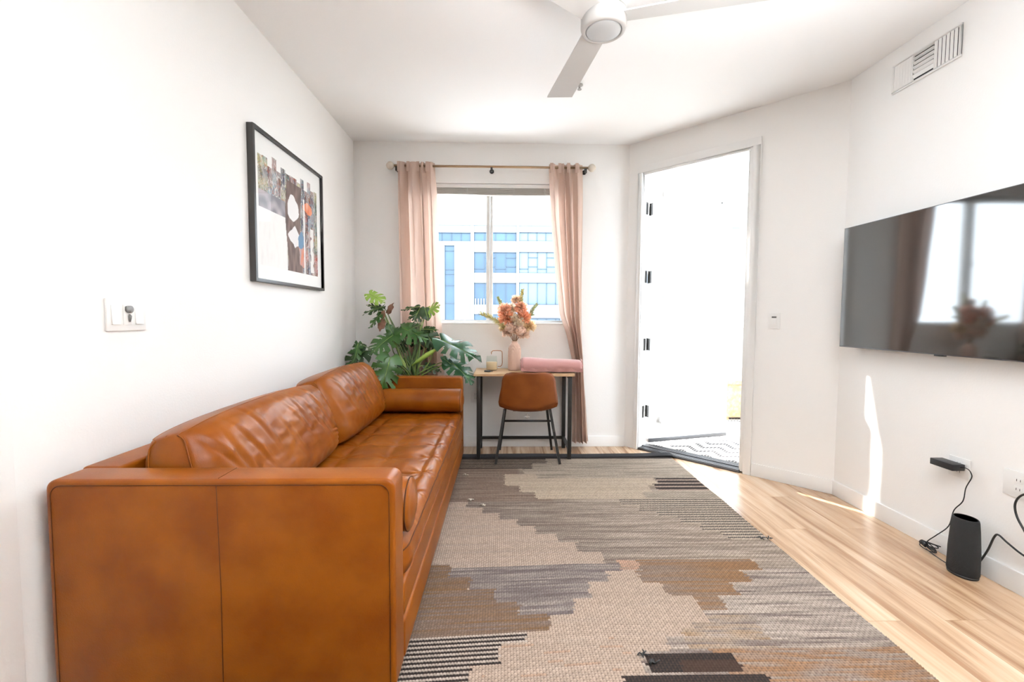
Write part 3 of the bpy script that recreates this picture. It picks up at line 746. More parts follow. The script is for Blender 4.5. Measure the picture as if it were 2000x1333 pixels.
def stem(m, p, r=.0018):
    p = Vector(p); b = Vector((VX+(p.x-VX)*.06, VY+(p.y-VY)*.06, DZT+.03)); nk = Vector((VX+max(-.012, min(.012, (p.x-VX)*.12)), VY+max(-.012, min(.012, (p.y-VY)*.12)), DZT+.25))
    m.tube([b, nk, nk.lerp(p, .5)+Vector((0, 0, .02)), p], r, 5)
def petal(m, c, d, L, W, curl=.2):
    d = d.normalized(); s = d.orthogonal().normalized(); s = Matrix.Rotation(rnd.uniform(0, 2*PI), 3, d) @ s; n = d.cross(s)
    p = [c, c+d*L*.45+s*W+n*L*.05, c+d*L*.95+s*W*.5+n*L*curl, c+d*L+n*L*curl*1.3, c+d*L*.95-s*W*.5+n*L*curl, c+d*L*.45-s*W+n*L*.05]
    m.add(p, [(0, 1, 2, 5), (2, 3, 4, 5)], True)
def two(name, c1, c2, tr=.25):
    return cloth_mat(name, c2, c2, .45)
MF = {'orange': two('orange_petals', (.78, .30, .12, 1), (.95, .60, .42, 1)), 'deep': two('deep_orange_petals', (.62, .20, .07, 1), (.90, .46, .28, 1)), 'peach': two('peach_petals', (.86, .55, .36, 1), (.90, .68, .50, 1)),
      'cream': two('cream_petals', (.80, .62, .42, 1), (.88, .76, .60, 1)), 'pink': two('blush_petals', (.82, .60, .52, 1), (.93, .75, .63, 1)), 'yellow': two('yellow_petals', (.85, .62, .30, 1), (.9, .72, .48, 1)),
      'frond': mat('dried_frond', (.60, .54, .20, 1), .8), 'frondg': mat('green_frond', (.50, .52, .24, 1), .8), 'stem': mat('dry_stem', (.30, .18, .10, 1), .8)}
flowers = [((.017, 3.86, 1.259), .040, 'orange', 'orange spiky dried flower at the upper left of the bouquet', 0), ((.036, 3.84, 1.192), .045, 'deep', 'deep orange spiky dried flower at the left middle of the bouquet', 0),
    ((.162, 3.87, 1.285), .036, 'orange', 'orange dried flower high in the middle of the bouquet', 0), ((.182, 3.85, 1.195), .043, 'deep', 'deep orange dried flower at the right middle of the bouquet', 0),
    ((.120, 3.90, 1.352), .028, 'peach', 'small pale peach dried flower at the top of the bouquet', 0), ((.236, 3.87, 1.120), .036, 'yellow', 'yellow orange dried flower lowest at the right of the bouquet', 0),
    ((.097, 3.82, 1.185), .034, 'cream', 'round cream dried flower in the centre of the bouquet', 1), ((.142, 3.815, 1.157), .034, 'cream', 'round cream dried flower just right of the bouquet centre', 1),
    ((.074, 3.83, 1.098), .036, 'pink', 'pale pink dried rose above the vase mouth at left', 1), ((.148, 3.84, 1.077), .038, 'pink', 'pale pink dried rose above the vase mouth at right', 1),
    ((.040, 3.88, 1.062), .030, 'pink', 'blush fluffy dried flower lowest at the left of the bouquet', 0), ((.185, 3.88, 1.052), .034, 'pink', 'blush fluffy dried flower hanging at the lower right of the bouquet', 0),
    ((.075, 3.92, 1.268), .034, 'cream', 'cream fluffy dried flower behind the orange ones at upper left', 0), ((.008, 3.88, 1.100), .024, 'yellow', 'small amber dried flower at the lower left of the bouquet', 0)]
for (p, r, c, lab, kd) in flowers:
    r *= 1.5
    e = empty('dried_flower', p, lab, 'flower', 'dried flowers in the vase'); c0 = Vector(p)
    s = MB(); stem(s, c0); obj('stem', s, MF['stem'], e)
    m = MB()
    if kd == 0:
        m.lathe([(r*.05, -r*.3), (r*.22, -r*.2), (r*.25, 0), (r*.16, r*.15), (r*.05, r*.22)], p, 10)
        for k in range(260):
            zz = rnd.uniform(-.75, 1); a = rnd.uniform(0, 2*PI); q = math.sqrt(max(0, 1-zz*zz)); d = Vector((q*math.cos(a), q*math.sin(a), zz))
            petal(m, c0+d*r*.25, d, r*rnd.uniform(.65, 1.0), r*.13, rnd.uniform(-.2, .2))
    else:
        m.lathe([(r*.05, -r*.7), (r*.6, -r*.45), (r*.72, 0), (r*.55, r*.4), (r*.05, r*.55)], p, 14)
        for k in range(60):
            zz = rnd.uniform(-.5, .95); a = rnd.uniform(0, 2*PI); q = math.sqrt(max(0, 1-zz*zz)); d = Vector((q*math.cos(a), q*math.sin(a), zz)); tdir = (d*.6+Vector((0, 0, .8))).normalized()
            petal(m, c0+d*r*.62-Vector((0, 0, r*.2)), tdir, r*.6, r*.30, .3)
    obj('bloom', m, MF[c], e, fix=False)
fr = [((.055, 3.86, 1.091), (-.185, 3.84, 1.225), 'frond', 'pale yellow feathery frond reaching out to the left of the bouquet'), ((.027, 3.88, 1.18), (-.039, 3.90, 1.366), 'frondg', 'pale green feathery frond rising at upper left of the bouquet'),
      ((.148, 3.89, 1.232), (.177, 3.90, 1.435), 'frond', 'yellow feathery frond, the tallest of the bouquet'), ((.187, 3.87, 1.11), (.298, 3.86, 1.307), 'frondg', 'green feathery frond rising at the right of the bouquet'), ((.177, 3.89, 1.165), (.275, 3.90, 1.215), 'frondg', 'short green frond low at the right of the bouquet')]
for (b, t, c, lab) in fr:
    e = empty('dried_frond', b, lab, 'frond', 'dried fronds in the vase'); b = Vector(b); t = Vector(t)
    s = MB(); stem(s, b); pts = [b.lerp(t, k/10)+Vector((0, 0, .02*math.sin(PI*k/10))) for k in range(11)]; s.tube(pts, [.0018-.0012*k/10 for k in range(11)], 5); obj('stem', s, MF['stem'], e)
    m = MB(); ax = (t-b).normalized(); L = (t-b).length
    for k in range(420):
        f = rnd.uniform(.05, 1.0); c0 = b.lerp(t, f)+Vector((0, 0, .02*math.sin(PI*f))); s_ = ax.orthogonal(); s_ = Matrix.Rotation(rnd.uniform(0, 2*PI), 3, ax) @ s_
        petal(m, c0, ax*1.1+s_.normalized()*.8, L*.20*(1.15-f*.6)*rnd.uniform(.7, 1.15), .0015, .1)
    obj('leaflets', m, MF[c], e, fix=False)
# glass with peach wax and bent wire
gl = empty('glass_jar', (-.092, 3.88, DZT), 'clear glass jar half filled with peach wax and a bent copper wire on the desk', 'jar')
M_cglass = glass_mat('clear_glass', (.93, .95, .94, 1))
obj('glass', MB().lathe([(.044, 0), (.049, .004), (.050, .07), (.044, .125), (.042, .125), (.0475, .07), (.0465, .006)], (-.092, 3.88, DZT), 32), M_cglass, gl)
obj('wax', MB().lathe([(.0455, .007), (.0466, .012), (.0468, .072), (.002, .073)], (-.092, 3.88, DZT), 32), mat('peach_wax', (.82, .58, .36, 1), .5, Subsurface_Weight=0), gl)
obj('wire_handle', MB().tube([(-.093, 3.865, .876), (-.096, 3.862, .892), (-.08, 3.86, .907), (-.05, 3.86, .908), (-.014, 3.86, .907), (-.002, 3.86, .899), (0, 3.86, .88), (.001, 3.86, .80), (-.003, 3.86, .780), (-.018, 3.86, .768), (-.038, 3.862, .768)], .0035, 8), mat('copper', (.42, .22, .12, 1), .35, 1), gl)
kf = empty('car_key', (-.125, 3.76, DZT), 'small black remote key lying on the left end of the desk', 'key')
obj('body', MB().box(-.152, -.098, 3.742, 3.778, DZT, DZT+.014), M_rubber, kf, bevel=.005)
obj('key_ring', MB().tube([(-.092+.012*math.cos(2*PI*k/20), 3.76+.012*math.sin(2*PI*k/20), DZT+.004) for k in range(21)], .0015, 6), M_black, kf)
# rolled pink throw
M_pink = mat('pink_fleece', (.44, .215, .20, 1), .9, bump=.6, bump_s=160, Sheen_Weight=.6)
bk = empty('rolled_blanket', (.41, 3.755, DZT), 'dusty pink blanket rolled up on the right half of the desk', 'blanket')
m = MB(); cx0, cx1, yc, zc = .165, .665, 3.752, DZT+.058; ry, rz = .082, .058
def roll(u, v):
    a = 2*PI*v; x = cx0+(cx1-cx0)*u; wv = 1+.05*math.sin(u*9+1)*math.sin(a)+.03*noise.noise((u*6, math.cos(a)*2, math.sin(a)*2))
    hh = rz*(1.0+.16*math.cos(u*PI)*max(0, math.sin(a)))
    zz = zc+hh*wv*math.sin(a); zz = max(zz, DZT+.001)
    e = 1-.12*max(0, 1-u/.04)**2-.12*max(0, 1-(1-u)/.04)**2
    return Vector((x, yc+ry*wv*e*math.cos(a), zc+(zz-zc)*e))
m.grid(roll, 60, 48, closev=True)
for s_, u in ((0, 0), (1, 1)):
    # spiral of layers at each end
    pts = []
    for k in range(90):
        a = k/90*PI*6.5; q = .98-k/90*.9; x = (cx0-.004 if s_ == 0 else cx1+.004)-(.0 if s_ else 0)+(.002*math.sin(k)); pts.append((x, yc+ry*.9*q*math.cos(a), zc+rz*.92*q*math.sin(a)))
    m.tube(pts, .0062, 6)
    m.f.append(tuple(i for i in ([j for j in range(48)] if s_ == 0 else [60*48+j for j in range(48)]))); m.sm.append(False)
obj('roll', m, M_pink, bk)
o = MB(); o.grid(lambda u, v: Vector((cx0-.006+u*.012+(.5*u), yc-ry*.86+.004*math.sin(u*30)-.008*v, DZT+.012+.03*v+.003*math.sin(u*17))), 50, 4)
obj('loose_edge', o, M_pink, bk)

# ------------------------------------------------------------------ curtain rod and curtains
M_rodm = mat('aged_brass', (.33, .22, .13, 1), .4, .7)
M_fin = mat('pale_wood_ball', (.62, .55, .46, 1), .5, noise_s=20, noise_c=(.7, .64, .55, 1))
RYc = 3.985; RZ = 2.518
rd = empty('curtain_rod', (-.11, RYc, RZ), 'thin bronze curtain rod with pale ball ends above the window', 'curtain rod')
obj('rod', MB().tube([(-.965, RYc, RZ), (.765, RYc, RZ)], .0105, 14), M_rodm, rd)
for x in (-.985, .785): obj('finial', MB().lathe([(.002, -.036), (.018, -.03), (.032, -.014), (.036, 0), (.032, .014), (.018, .03), (.002, .036)], (x, RYc, RZ), 20), M_fin, rd)
for x in (-.93, -.10, .73):
    o = MB().tube([(x, YB-.001, RZ-.015), (x, RYc+.002, RZ-.015)], .007, 8); o.lathe([(.02, 0), (.02, .005)], (x, YB-.003, RZ-.015), 16, Matrix.Rotation(PI/2, 3, 'X').to_4x4()); o.box(x-.009, x+.009, RYc-.014, RYc+.012, RZ-.045, RZ-.008)
    obj('bracket', o, M_black, rd)
M_curt = cloth_mat('blush_linen', (.62, .48, .41, 1), (.78, .60, .50, 1), .36)
def interp(tab, z):
    for (z0, a), (z1, b) in zip(tab[:-1], tab[1:]):
        if z0 >= z >= z1: t = (z0-z)/(z0-z1); t = t*t*(3-2*t)*.3+t*.7; return a+(b-a)*t
    return tab[-1][1] if z < tab[-1][0] else tab[0][1]
def curtain(label, L, R, nf, seed, zb):
    e = empty('curtain', ((L[0][1]+R[0][1])/2, RYc, zb), label, 'curtain', 'curtains either side of the window')
    ztop = 2.548
    def fn(u, v):
        z = ztop-(ztop-zb)*v
        a = interp(L, z); b = interp(R, z); d = min(1, (ztop-z)/.30)
        uu = u+.045*math.sin(u*2*PI*1.3+seed)+.02*math.sin(u*2*PI*2.9+seed*2)
        ph = uu*nf*2*PI+seed+.5*math.sin(v*2.1+seed+u*4)*d
        amp = .022+.026*d*(1+.45*math.sin(u*9+seed)+.25*math.sin(v*4+u*5))
        cs = math.cos(ph); sn = math.sin(ph)
        x = a+(b-a)*u+(b-a)/nf*.30*math.sin(2*ph)*.5*d
        sn = math.copysign(abs(sn)**.7, sn)
        y = RYc+amp*sn+.006*math.sin(u*37+v*9+seed)*d
        y = min(y, YB-.012)
        if abs(z-RZ) < .03: y = RYc+math.copysign(max(abs(y-RYc), .013), sn)
        return Vector((x, y, z))
    m = MB(); m.grid(fn, nf*30, 90)
    ob = obj('fabric', m, M_curt, e, fix=False)
    # stitched back tabs and header band
    for q in range(nf):
        u = (q+.25)/nf; p = fn(u, .01); s = MB(); s.grid(lambda a_, b_: Vector((p.x-.014+a_*.028, min(p.y+.003, RYc-.0125)-.003-.002*math.sin(PI*b_), 2.552-.085*b_)), 3, 10)
        obj('tab', s, M_curt, e, fix=False)
    h = MB(); h.grid(lambda a_, b_: fn(a_, 1-.025*b_)+Vector((0, -.002, 0)), nf*22, 2); obj('hem', h, M_curt, e, fix=False)
curtain('left blush linen curtain hanging behind the leafy plant', [(2.55, -.930), (1.55, -.915), (0.05, -.90)], [(2.55, -.600), (1.9, -.585), (1.24, -.565), (.67, -.535), (.05, -.52)], 4, .4, .03)
curtain('right blush linen curtain swept aside behind the rolled blanket', [(2.55, .407), (2.1, .43), (1.65, .475), (1.25, .52), (1.0, .600), (.80, .642), (.45, .645), (.05, .650)], [(2.55, .705), (1.6, .708), (1.1, .718), (.7, .745), (.3, .775), (.05, .792)], 4, 2.1, .06)

# ------------------------------------------------------------------ monstera
M_leafs = {'dark': mat('leaf_dark', (.013, .040, .008, 1), .36, noise_s=12, noise_c=(.024, .066, .013, 1)), 'green': mat('leaf_green', (.018, .066, .009, 1), .36, noise_s=10, noise_c=(.034, .11, .017, 1)),
           'lime': mat('leaf_lime', (.20, .34, .035, 1), .4, noise_s=14, noise_c=(.30, .44, .08, 1)), 'blue': mat('leaf_glossy', (.014, .052, .022, 1), .28, spec=.3, noise_s=10, noise_c=(.026, .08, .03, 1)), 'dry': mat('leaf_dry', (.16, .07, .04, 1), .8, noise_s=20, noise_c=(.26, .13, .08, 1))}
M_pet = mat('petiole', (.30, .40, .10, 1), .5, noise_s=6, noise_c=(.16, .26, .06, 1))
M_petd = mat('petiole_dark', (.10, .16, .05, 1), .5)
pl = empty('monstera_plant', (-.77, 3.80, 0), 'tall swiss cheese plant with split leaves in a dark pot behind the sofa', 'plant')
obj('pot', MB().lathe([(.115, .012), (.13, .02), (.165, .60), (.172, .63), (.160, .63), (.150, .60)], (-.77, 3.795, 0), 36), mat('dark_pot', (.025, .024, .024, 1), .5), pl)
obj('soil', MB().lathe([(.148, .585), (.152, .60), (.08, .612), (.002, .615)], (-.77, 3.795, 0), 28), mat('soil', (.05, .032, .02, 1), .95, bump=1, bump_s=80), pl)
obj('support_pole', MB().tube([(-.745, 3.86, .55), (-.745, 3.865, 1.12)], .026, 12), mat('moss_pole', (.06, .04, .03, 1), .95, bump=1, bump_s=60), pl)
def leaf(kind, base, tip, w, seed, up=None, cup=.18):
    b = Vector(base); t = Vector(tip); ax = (t-b); L = ax.length; ax.normalize()
    n = Vector(up) if up else Vector((.15*math.sin(seed*3), -.85, .5)); n = (n-ax*n.dot(ax)).normalized(); sd_ = ax.cross(n)
    NS, NT = 40, 12; m = MB(); cuts = 0 if L < .13 else (5 if L < .22 else 7)
    L0 = L
    mid = []
    for side in (-1, 1):
        P = {}
        for i in range(NS+1):
            s = i/NS
            ang = math.radians(155-150*s**.85); R = L0*w*(.50*math.sin(min(1, s*1.15+.12)*PI*.86)**.55)*(1.0 if s < .6 else 1-.72*((s-.6)/.4)**1.5)
            R = max(R, L0*.02)
            o0 = L0*(.02+.93*s**1.15)
            for j in range(NT+1):
                q = j/NT
                a2 = ang-.35*q*(1 if s > .15 else .2)
                along = o0+R*q*math.cos(ang)*.9+R*.12*q*q; lat = R*q*math.sin(ang)**.6 if math.sin(ang) > 0 else 0
                droop = -cup*lat*lat/(L0*w)*2.2-.16*along*along/L0+.012*math.sin(s*16+seed)*q*L0/.25
                P[i, j] = b+ax*along+sd_*side*lat+n*(droop+.03*L0*abs(q)**.5)
        base_i = len(m.v)
        m.v += [tuple(P[i, j]) for i in range(NS+1) for j in range(NT+1)]
        for i in range(NS):
            s = (i+.5)/NS
            for j in range(NT):
                q = (j+.5)/NT
                if cuts:
                    ph = (s*1.02-.10)*cuts; fr_ = ph-math.floor(ph)
                    if ph > .3 and fr_ < .36*min(1, (q-.26)/.35) and q > .28 and s < .93: continue
                m.f.append((base_i+i*(NT+1)+j, base_i+i*(NT+1)+j+1, base_i+(i+1)*(NT+1)+j+1, base_i+(i+1)*(NT+1)+j)); m.sm.append(True)
    lf = obj('leaf', m, M_leafs[kind], pl, fix=False)
    r = MB(); pts = [b+ax*L0*(.02+.93*(k/10)**1.15)+n*(-.16*(L0*(.02+.93*(k/10)**1.15))**2/L0+.002) for k in range(11)]
    r.tube(pts, [.0028-.002*k/10 for k in range(11)], 5)
    if kind != 'dry': obj('midrib', r, M_pet, lf)
    return b
LV = [('lime', (-1.127, 3.800, 1.390), (-.985, 3.740, 1.325), .85, (.1, -.7, .7)), ('dark', (-1.004, 3.800, 1.282), (-1.176, 3.740, 1.233), .55, (0, -.5, .9)), ('dark', (-1.025, 3.820, 1.266), (-1.139, 3.760, 1.303), .5, None),
('green', (-1.020, 3.800, 1.227), (-1.128, 3.740, 1.107), .55, (-.5, -.8, .3)), ('dry', (-.974, 3.800, 1.227), (-.915, 3.740, 1.312), .45, None), ('dry', (-1.013, 3.800, 1.172), (-1.029, 3.740, 1.080), .6, None), ('dry', (-1.005, 3.79, 1.25), (-1.01, 3.76, 1.16), .4, None),
('dark', (-.701, 3.800, 1.284), (-.851, 3.740, 1.266), .5, (0, -.5, .9)), ('dark', (-.701, 3.800, 1.272), (-.744, 3.740, 1.160), 1.0, None), ('dark', (-.677, 3.800, 1.252), (-.798, 3.740, 1.182), .5, None), ('dark', (-.66, 3.80, 1.27), (-.62, 3.74, 1.17), .7, None),
('lime', (-.640, 3.800, 1.237), (-.535, 3.740, 1.300), 1.0, (0, -.8, .6)), ('green', (-.915, 3.740, 1.040), (-1.080, 3.610, .915), 1.0, (-.1, -.62, .75)), ('green', (-.853, 3.780, 1.103), (-.624, 3.700, 1.030), .95, (.0, -.6, .8)),
('green', (-.915, 3.760, 1.034), (-.967, 3.740, 1.148), .6, None), ('green', (-.930, 3.820, 1.060), (-.743, 3.800, 1.149), .65, (0, -.7, .7)), ('green', (-.83, 3.79, 1.07), (-.70, 3.72, 1.14), .8, (0, -.75, .6)),
('dark', (-.663, 3.800, 1.082), (-.570, 3.740, .955), 1.0, None), ('dark', (-.667, 3.800, 1.092), (-.541, 3.740, 1.094), .5, None), ('blue', (-.520, 3.740, 1.005), (-.165, 3.600, .885), .72, (.25, -.50, .85)),
('blue', (-.430, 3.680, .827), (-.228, 3.590, .685), .95, (.3, -.55, .8)), ('blue', (-.420, 3.660, .804), (-.495, 3.620, .880), .7, (0, -.7, .7)), ('dark', (-1.150, 3.760, .912), (-1.300, 3.700, .785), 1.0, (-.3, -.9, .2)),
('green', (-1.203, 3.740, .978), (-1.235, 3.680, .800), .55, None), ('green', (-.864, 3.440, .885), (-.915, 3.340, .610), .80, (.35, -.9, .15)), ('green', (-.90, 3.44, .89), (-1.02, 3.40, .79), .55, (-.2, -.6, .8)),
('dark', (-.721, 3.880, 1.038), (-.758, 3.860, .907), 1.0, None), ('dark', (-.650, 3.880, 1.038), (-.583, 3.860, .908), 1.0, None), ('dark', (-.849, 3.880, .990), (-.900, 3.860, .867), .8, None), ('dark', (-.80, 3.86, .82), (-.92, 3.80, .72), .8, None), ('dark', (-.66, 3.82, .78), (-.52, 3.76, .74), .6, None)]
for i, (k, b, t, w_, u_) in enumerate(LV):
    p = leaf(k, b, t, w_, i*1.7, u_)
    s = Vector((-.77+.05*math.sin(i*2.1), 3.795+.04*math.cos(i*1.3), .60)); e = Vector(b); md = s.lerp(e, .5)+Vector((.02*math.sin(i), 0, .06*(1 if e.z < 1 else .2)))
    pts = [s, s.lerp(md, .5)+Vector((0, 0, .03)), md, md.lerp(e, .5)+Vector((0, 0, .015)), e]
    m = MB().tube(pts, [.0065, .006, .005, .0042, .0032], 7); obj('petiole', m, M_pet if k in ('lime', 'blue') or i % 3 == 0 else M_petd, pl)
obj('leaf', MB().tube([(-.755, 3.72, .79), (-.70, 3.71, .83), (-.62, 3.70, .885), (-.56, 3.69, .922), (-.515, 3.68, .94)], [.006, .017, .020, .014, .003], 10), M_leafs['lime'], pl)

# ------------------------------------------------------------------ television
tv = empty('television', (XR-.04, 2.17, 1.395), 'large black flat screen television mounted on the right wall', 'television')
TY0, TY1, TZ0, TZ1 = 1.50, 2.828, 1.020, 1.775
obj('housing', MB().box(XR-.050, XR-.012, TY0+.02, TY1-.02, TZ0+.02, TZ1-.02), M_rubber, tv, bevel=.004)
obj('bezel', MB().box(XR-.0695, XR-.048, TY0, TY1, TZ0, TZ1), mat('tv_bezel', (.12, .12, .13, 1), .3, .6), tv, bevel=.002)
obj('screen', MB().box(XR-.0705, XR-.0690, TY0+.004, TY1-.004, TZ0+.006, TZ1-.004), mat('tv_screen', (.012, .011, .010, 1), .06, spec=.9, noise_s=1.2, noise_c=(.014, .013, .012, 1), IOR=1.68), tv)
obj('wall_mount', MB().box(XR-.013, XR, 1.9, 2.5, 1.2, 1.6), M_black, tv)
tv.location = (XR-.0705, TY0, 1.395)
for ch_ in tv.children: ch_.matrix_parent_inverse = Matrix.Translation(-Vector(tv.location))
obj('sensor_bar', MB().box(XR-.073, XR-.05, 2.155, 2.20, TZ0-.006, TZ0+.001), M_rubber, tv, bevel=.002)

tv.rotation_euler = (0, 0, .011)
# ------------------------------------------------------------------ framed print
pf = empty('framed_print', (XL+.015, 2.84, 1.79), 'colourful collage print with white margin in a deep black frame on the left wall', 'picture')
PY0, PY1, PZ0, PZ1, PD = 2.39, 3.292, 1.383, 2.204, .034
fwid = .018
o = MB(); o.box(XL, XL+PD, PY0, PY0+fwid, PZ0, PZ1); o.box(XL, XL+PD, PY1-fwid, PY1, PZ0, PZ1); o.box(XL, XL+PD, PY0+fwid, PY1-fwid, PZ0, PZ0+fwid); o.box(XL, XL+PD, PY0+fwid, PY1-fwid, PZ1-fwid, PZ1)
obj('frame', o, mat('frame_black', (.03, .028, .026, 1), .35), pf, bevel=.0015)
def art():
    NY, NZ = 190, 190; y0, y1, z0, z1 = PY0+fwid, PY1-fwid, PZ0+fwid, PZ1-fwid
    vs = [(XL+.018, y0+(y1-y0)*i/NY, z0+(z1-z0)*j/NZ) for i in range(NY+1) for j in range(NZ+1)]; fs = []; cols = []
    pal = [(.50, .58, .62), (.62, .50, .48), (.60, .22, .16), (.16, .20, .26), (.25, .36, .45), (.32, .22, .20), (.62, .60, .42), (.45, .30, .25), (.16, .14, .15), (.30, .38, .34)]
    rr = random.Random(5); strip = [rr.randrange(10) for _ in range(40)]
    strip[:8] = [0, 0, 1, 1, 2, 1, 4, 3]
    for i in range(NY):
        for j in range(NZ):
            a = (i+.5)/NY; b = (j+.5)/NZ; c = (.86, .86, .84)
            # the printed area: strips with stepped tops, dense on top and right
            if .06 < a < .93:
                s = int((a-.06)/.87*15); top = .86+.035*math.sin(s*2.7)-.012*(s % 3)
                if .10 < b < top:
                    n1 = noise.noise((s*3.1, b*6, 2)); n2 = noise.noise((a*14, b*14, 4)); n3 = noise.noise((a*30, b*9, 8))
                    g_ = (n1*.5+.5)*4+s*.37; i1 = int(g_); tt = g_-i1; tt = tt*tt*(3-2*tt); n4 = noise.noise((a*55, b*40, 3))
                    k = lerp(pal[(strip[s]+i1*3) % 10], pal[(strip[s]+i1*3+3) % 10], tt); k = lerp(k, pal[int(abs(n2)*19) % 10], .35+.3*n4); k = tuple(v*v*1.25 for v in k)
                    if abs(n3) < .04: k = lerp(k, (.85, .83, .80), .5)
                    if b > .56 or a > .42: c = lerp(k, (.7, .68, .66), max(0, min(.6, .15+.6*n3)))
                    if b <= .56 and a <= .42: c = lerp((.84, .83, .81), (.72, .70, .69), max(0, n3*.6))
                    if .50 < b < .62 and a < .40: c = lerp((.24, .24, .26), (.5, .45, .48), max(0, min(1, .4+n2)))
                    # tall umber column with pale blots
                    cx = .53+.015*math.sin(b*9)
                    if abs(a-cx) < .115 and .10 < b < .80: c = lerp((.12, .085, .075), (.24, .17, .15), max(0, min(1, .4+n3)))
                    if abs((a-.52)/.085)**1.6+abs((b-.60)/.105)**2.2 < 1+.5*n2: c = (.80, .79, .78)
                    if abs((a-.54)/.10)+abs((b-.38)/.085) < 1.05+.4*n2: c = (.78, .76, .76)
                    if math.hypot((a-.76)/.06, (b-.64)/.055) < 1+n2: c = lerp((.72, .22, .10), (.8, .5, .4), max(0, n3+.3))
                    if math.hypot((a-.66)/.05, (b-.24)/.08) < 1+n2*.8: c = lerp((.66, .24, .14), (.35, .4, .45), max(0, n3+.3))
                    if math.hypot((a-.65)/.05, (b-.38)/.06) < 1+n2*.8: c = (.16, .28, .42)
                    if abs(a-.695) < .012 and b < .72: c = (.84, .83, .82)
                    if .80 < a < .86 and .12 < b < .5 and n2 > -.1: c = (.80, .79, .77)
            p = i*(NZ+1)+j; fs.append((p, p+NZ+1, p+NZ+2, p+1)); cols += [*c, 1]*4
    return color_mesh('print', vs, fs, cols, dye_mat('printed_paper', .7, .3), pf, smooth=False)
art()
obj('glazing', MB().box(XL+.024, XL+.026, PY0+fwid, PY1-fwid, PZ0+fwid, PZ1-fwid), M_glass, pf)

# ------------------------------------------------------------------ ceiling fan
FX, FY = .437, 2.005
fan = empty('ceiling_fan', (FX, FY, H), 'white three blade ceiling fan with round light, off', 'ceiling fan')
M_fan = mat('fan_white', (.62, .61, .59, 1), .6); M_fanh = mat('fan_housing', (.42, .405, .385, 1), .5)
obj('canopy', MB().lathe([(.065, H), (.075, H-.01), (.07, H-.05), (.02, H-.06)], (FX, FY, 0), 32), M_fan, fan)
obj('downrod', MB().tube([(FX, FY, H-.05), (FX, FY, 2.60)], .014, 14), M_fan, fan)
obj('motor_housing', MB().lathe([(.03, 2.635), (.088, 2.628), (.098, 2.615), (.098, 2.530), (.095, 2.526)], (FX, FY, 0), 48), M_fanh, fan)
obj('light_housing', MB().lathe([(.093, 2.526), (.099, 2.520), (.099, 2.468), (.094, 2.452), (.082, 2.446), (.078, 2.449), (.078, 2.455)], (FX, FY, 0), 48), mat('fan_light_ring', (.50, .48, .46, 1), .4), fan)
obj('light_lens', MB().lathe([(.0775, 2.452), (.07, 2.446), (.04, 2.442), (.001, 2.441)], (FX, FY, 0), 48), mat('frosted_lens', (.52, .53, .53, 1), .4), fan)
for q in range(3):
    a = math.radians(98.5-120*q+5.0*(q == 1)); d = Vector((math.cos(a), math.sin(a), 0)); s = Vector((-d.y, d.x, 0)); m = MB(); c0 = Vector((FX, FY, 2.503)); vs = []
    NB = 12
    for i in range(NB+1):
        t = i/NB; r = .085+(.70-.085)*t; hw = .052+.016*t; tw = math.radians(11)*(1-.4*t)
        for (e, z) in ((-1, -.003), (1, -.003), (1, .003), (-1, .003)):
            vs.append(c0+d*(r+(.03*e if i == NB else 0))+s*(e*hw*math.cos(tw))+Vector((0, 0, e*hw*math.sin(tw)+z)))
    fs = []
    for i in range(NB):
        for k in range(4): fs.append((i*4+k, i*4+(k+1) % 4, (i+1)*4+(k+1) % 4, (i+1)*4+k))
    fs += [(3, 2, 1, 0), (NB*4, NB*4+1, NB*4+2, NB*4+3)]
    m.add(vs, fs); obj('blade', m, M_fan, fan)
tagged('fire_sprinkler', MB().lathe([(.022, H), (.022, H-.006), (.007, H-.008), (.007, H-.028), (.014, H-.03), (.014, H-.033)], (.51, 3.05, 0), 20), mat('sprinkler', (.45, .44, .42, 1), .4, .5), 'small white sprinkler head on the ceiling beside the fan blade tip', 'sprinkler')

# ------------------------------------------------------------------ wall fittings
vt = empty('air_vent', (XR, 2.43, 2.58), 'white metal air vent grille high on the right wall', 'vent')
VY0, VY1, VZ0, VZ1 = 2.235, 2.60, 2.512, 2.652
o = MB(); e = .012
o.box(XR-.010, XR, VY0-e, VY1+e, VZ0-e, VZ0); o.box(XR-.010, XR, VY0-e, VY1+e, VZ1, VZ1+e); o.box(XR-.010, XR, VY0-e, VY0, VZ0, VZ1); o.box(XR-.010, XR, VY1, VY1+e, VZ0, VZ1)
for y in (2.357, 2.485): o.box(XR-.010, XR, y-.004, y+.004, VZ0, VZ1)
obj('frame', o, M_white, vt, bevel=.001)
obj('duct', MB().box(XR-.0012, XR+.0005, VY0, VY1, VZ0, VZ1), M_black, vt)
for k in range(6):
    y = 2.240+k*.0205; obj('louver', MB().add([(XR-.009, y, VZ0), (XR-.009, y, VZ1), (XR-.001, y+.016, VZ1), (XR-.001, y+.016, VZ0), (XR-.0085, y+.0175, VZ0), (XR-.0085, y+.0175, VZ1)], [(0, 1, 5, 4), (4, 5, 2, 3), (0, 4, 3), (1, 2, 5), (0, 3, 2, 1)]), M_white, vt)
for k in range(6):
    z = VZ0+.010+k*.0232; obj('louver', MB().box(-.001, .001, 2.361, 2.481, -.010, .010, Matrix.Translation((XR-.006, 0, z+.012)) @ Matrix.Rotation(math.radians(-30-6*k if k else -20), 4, 'Y')), M_white, vt)
for k in range(6):
    y = 2.491+k*.018; obj('louver', MB().box(XR-.009, XR-.007, y, y+.0175, VZ0, VZ1), M_white, vt)

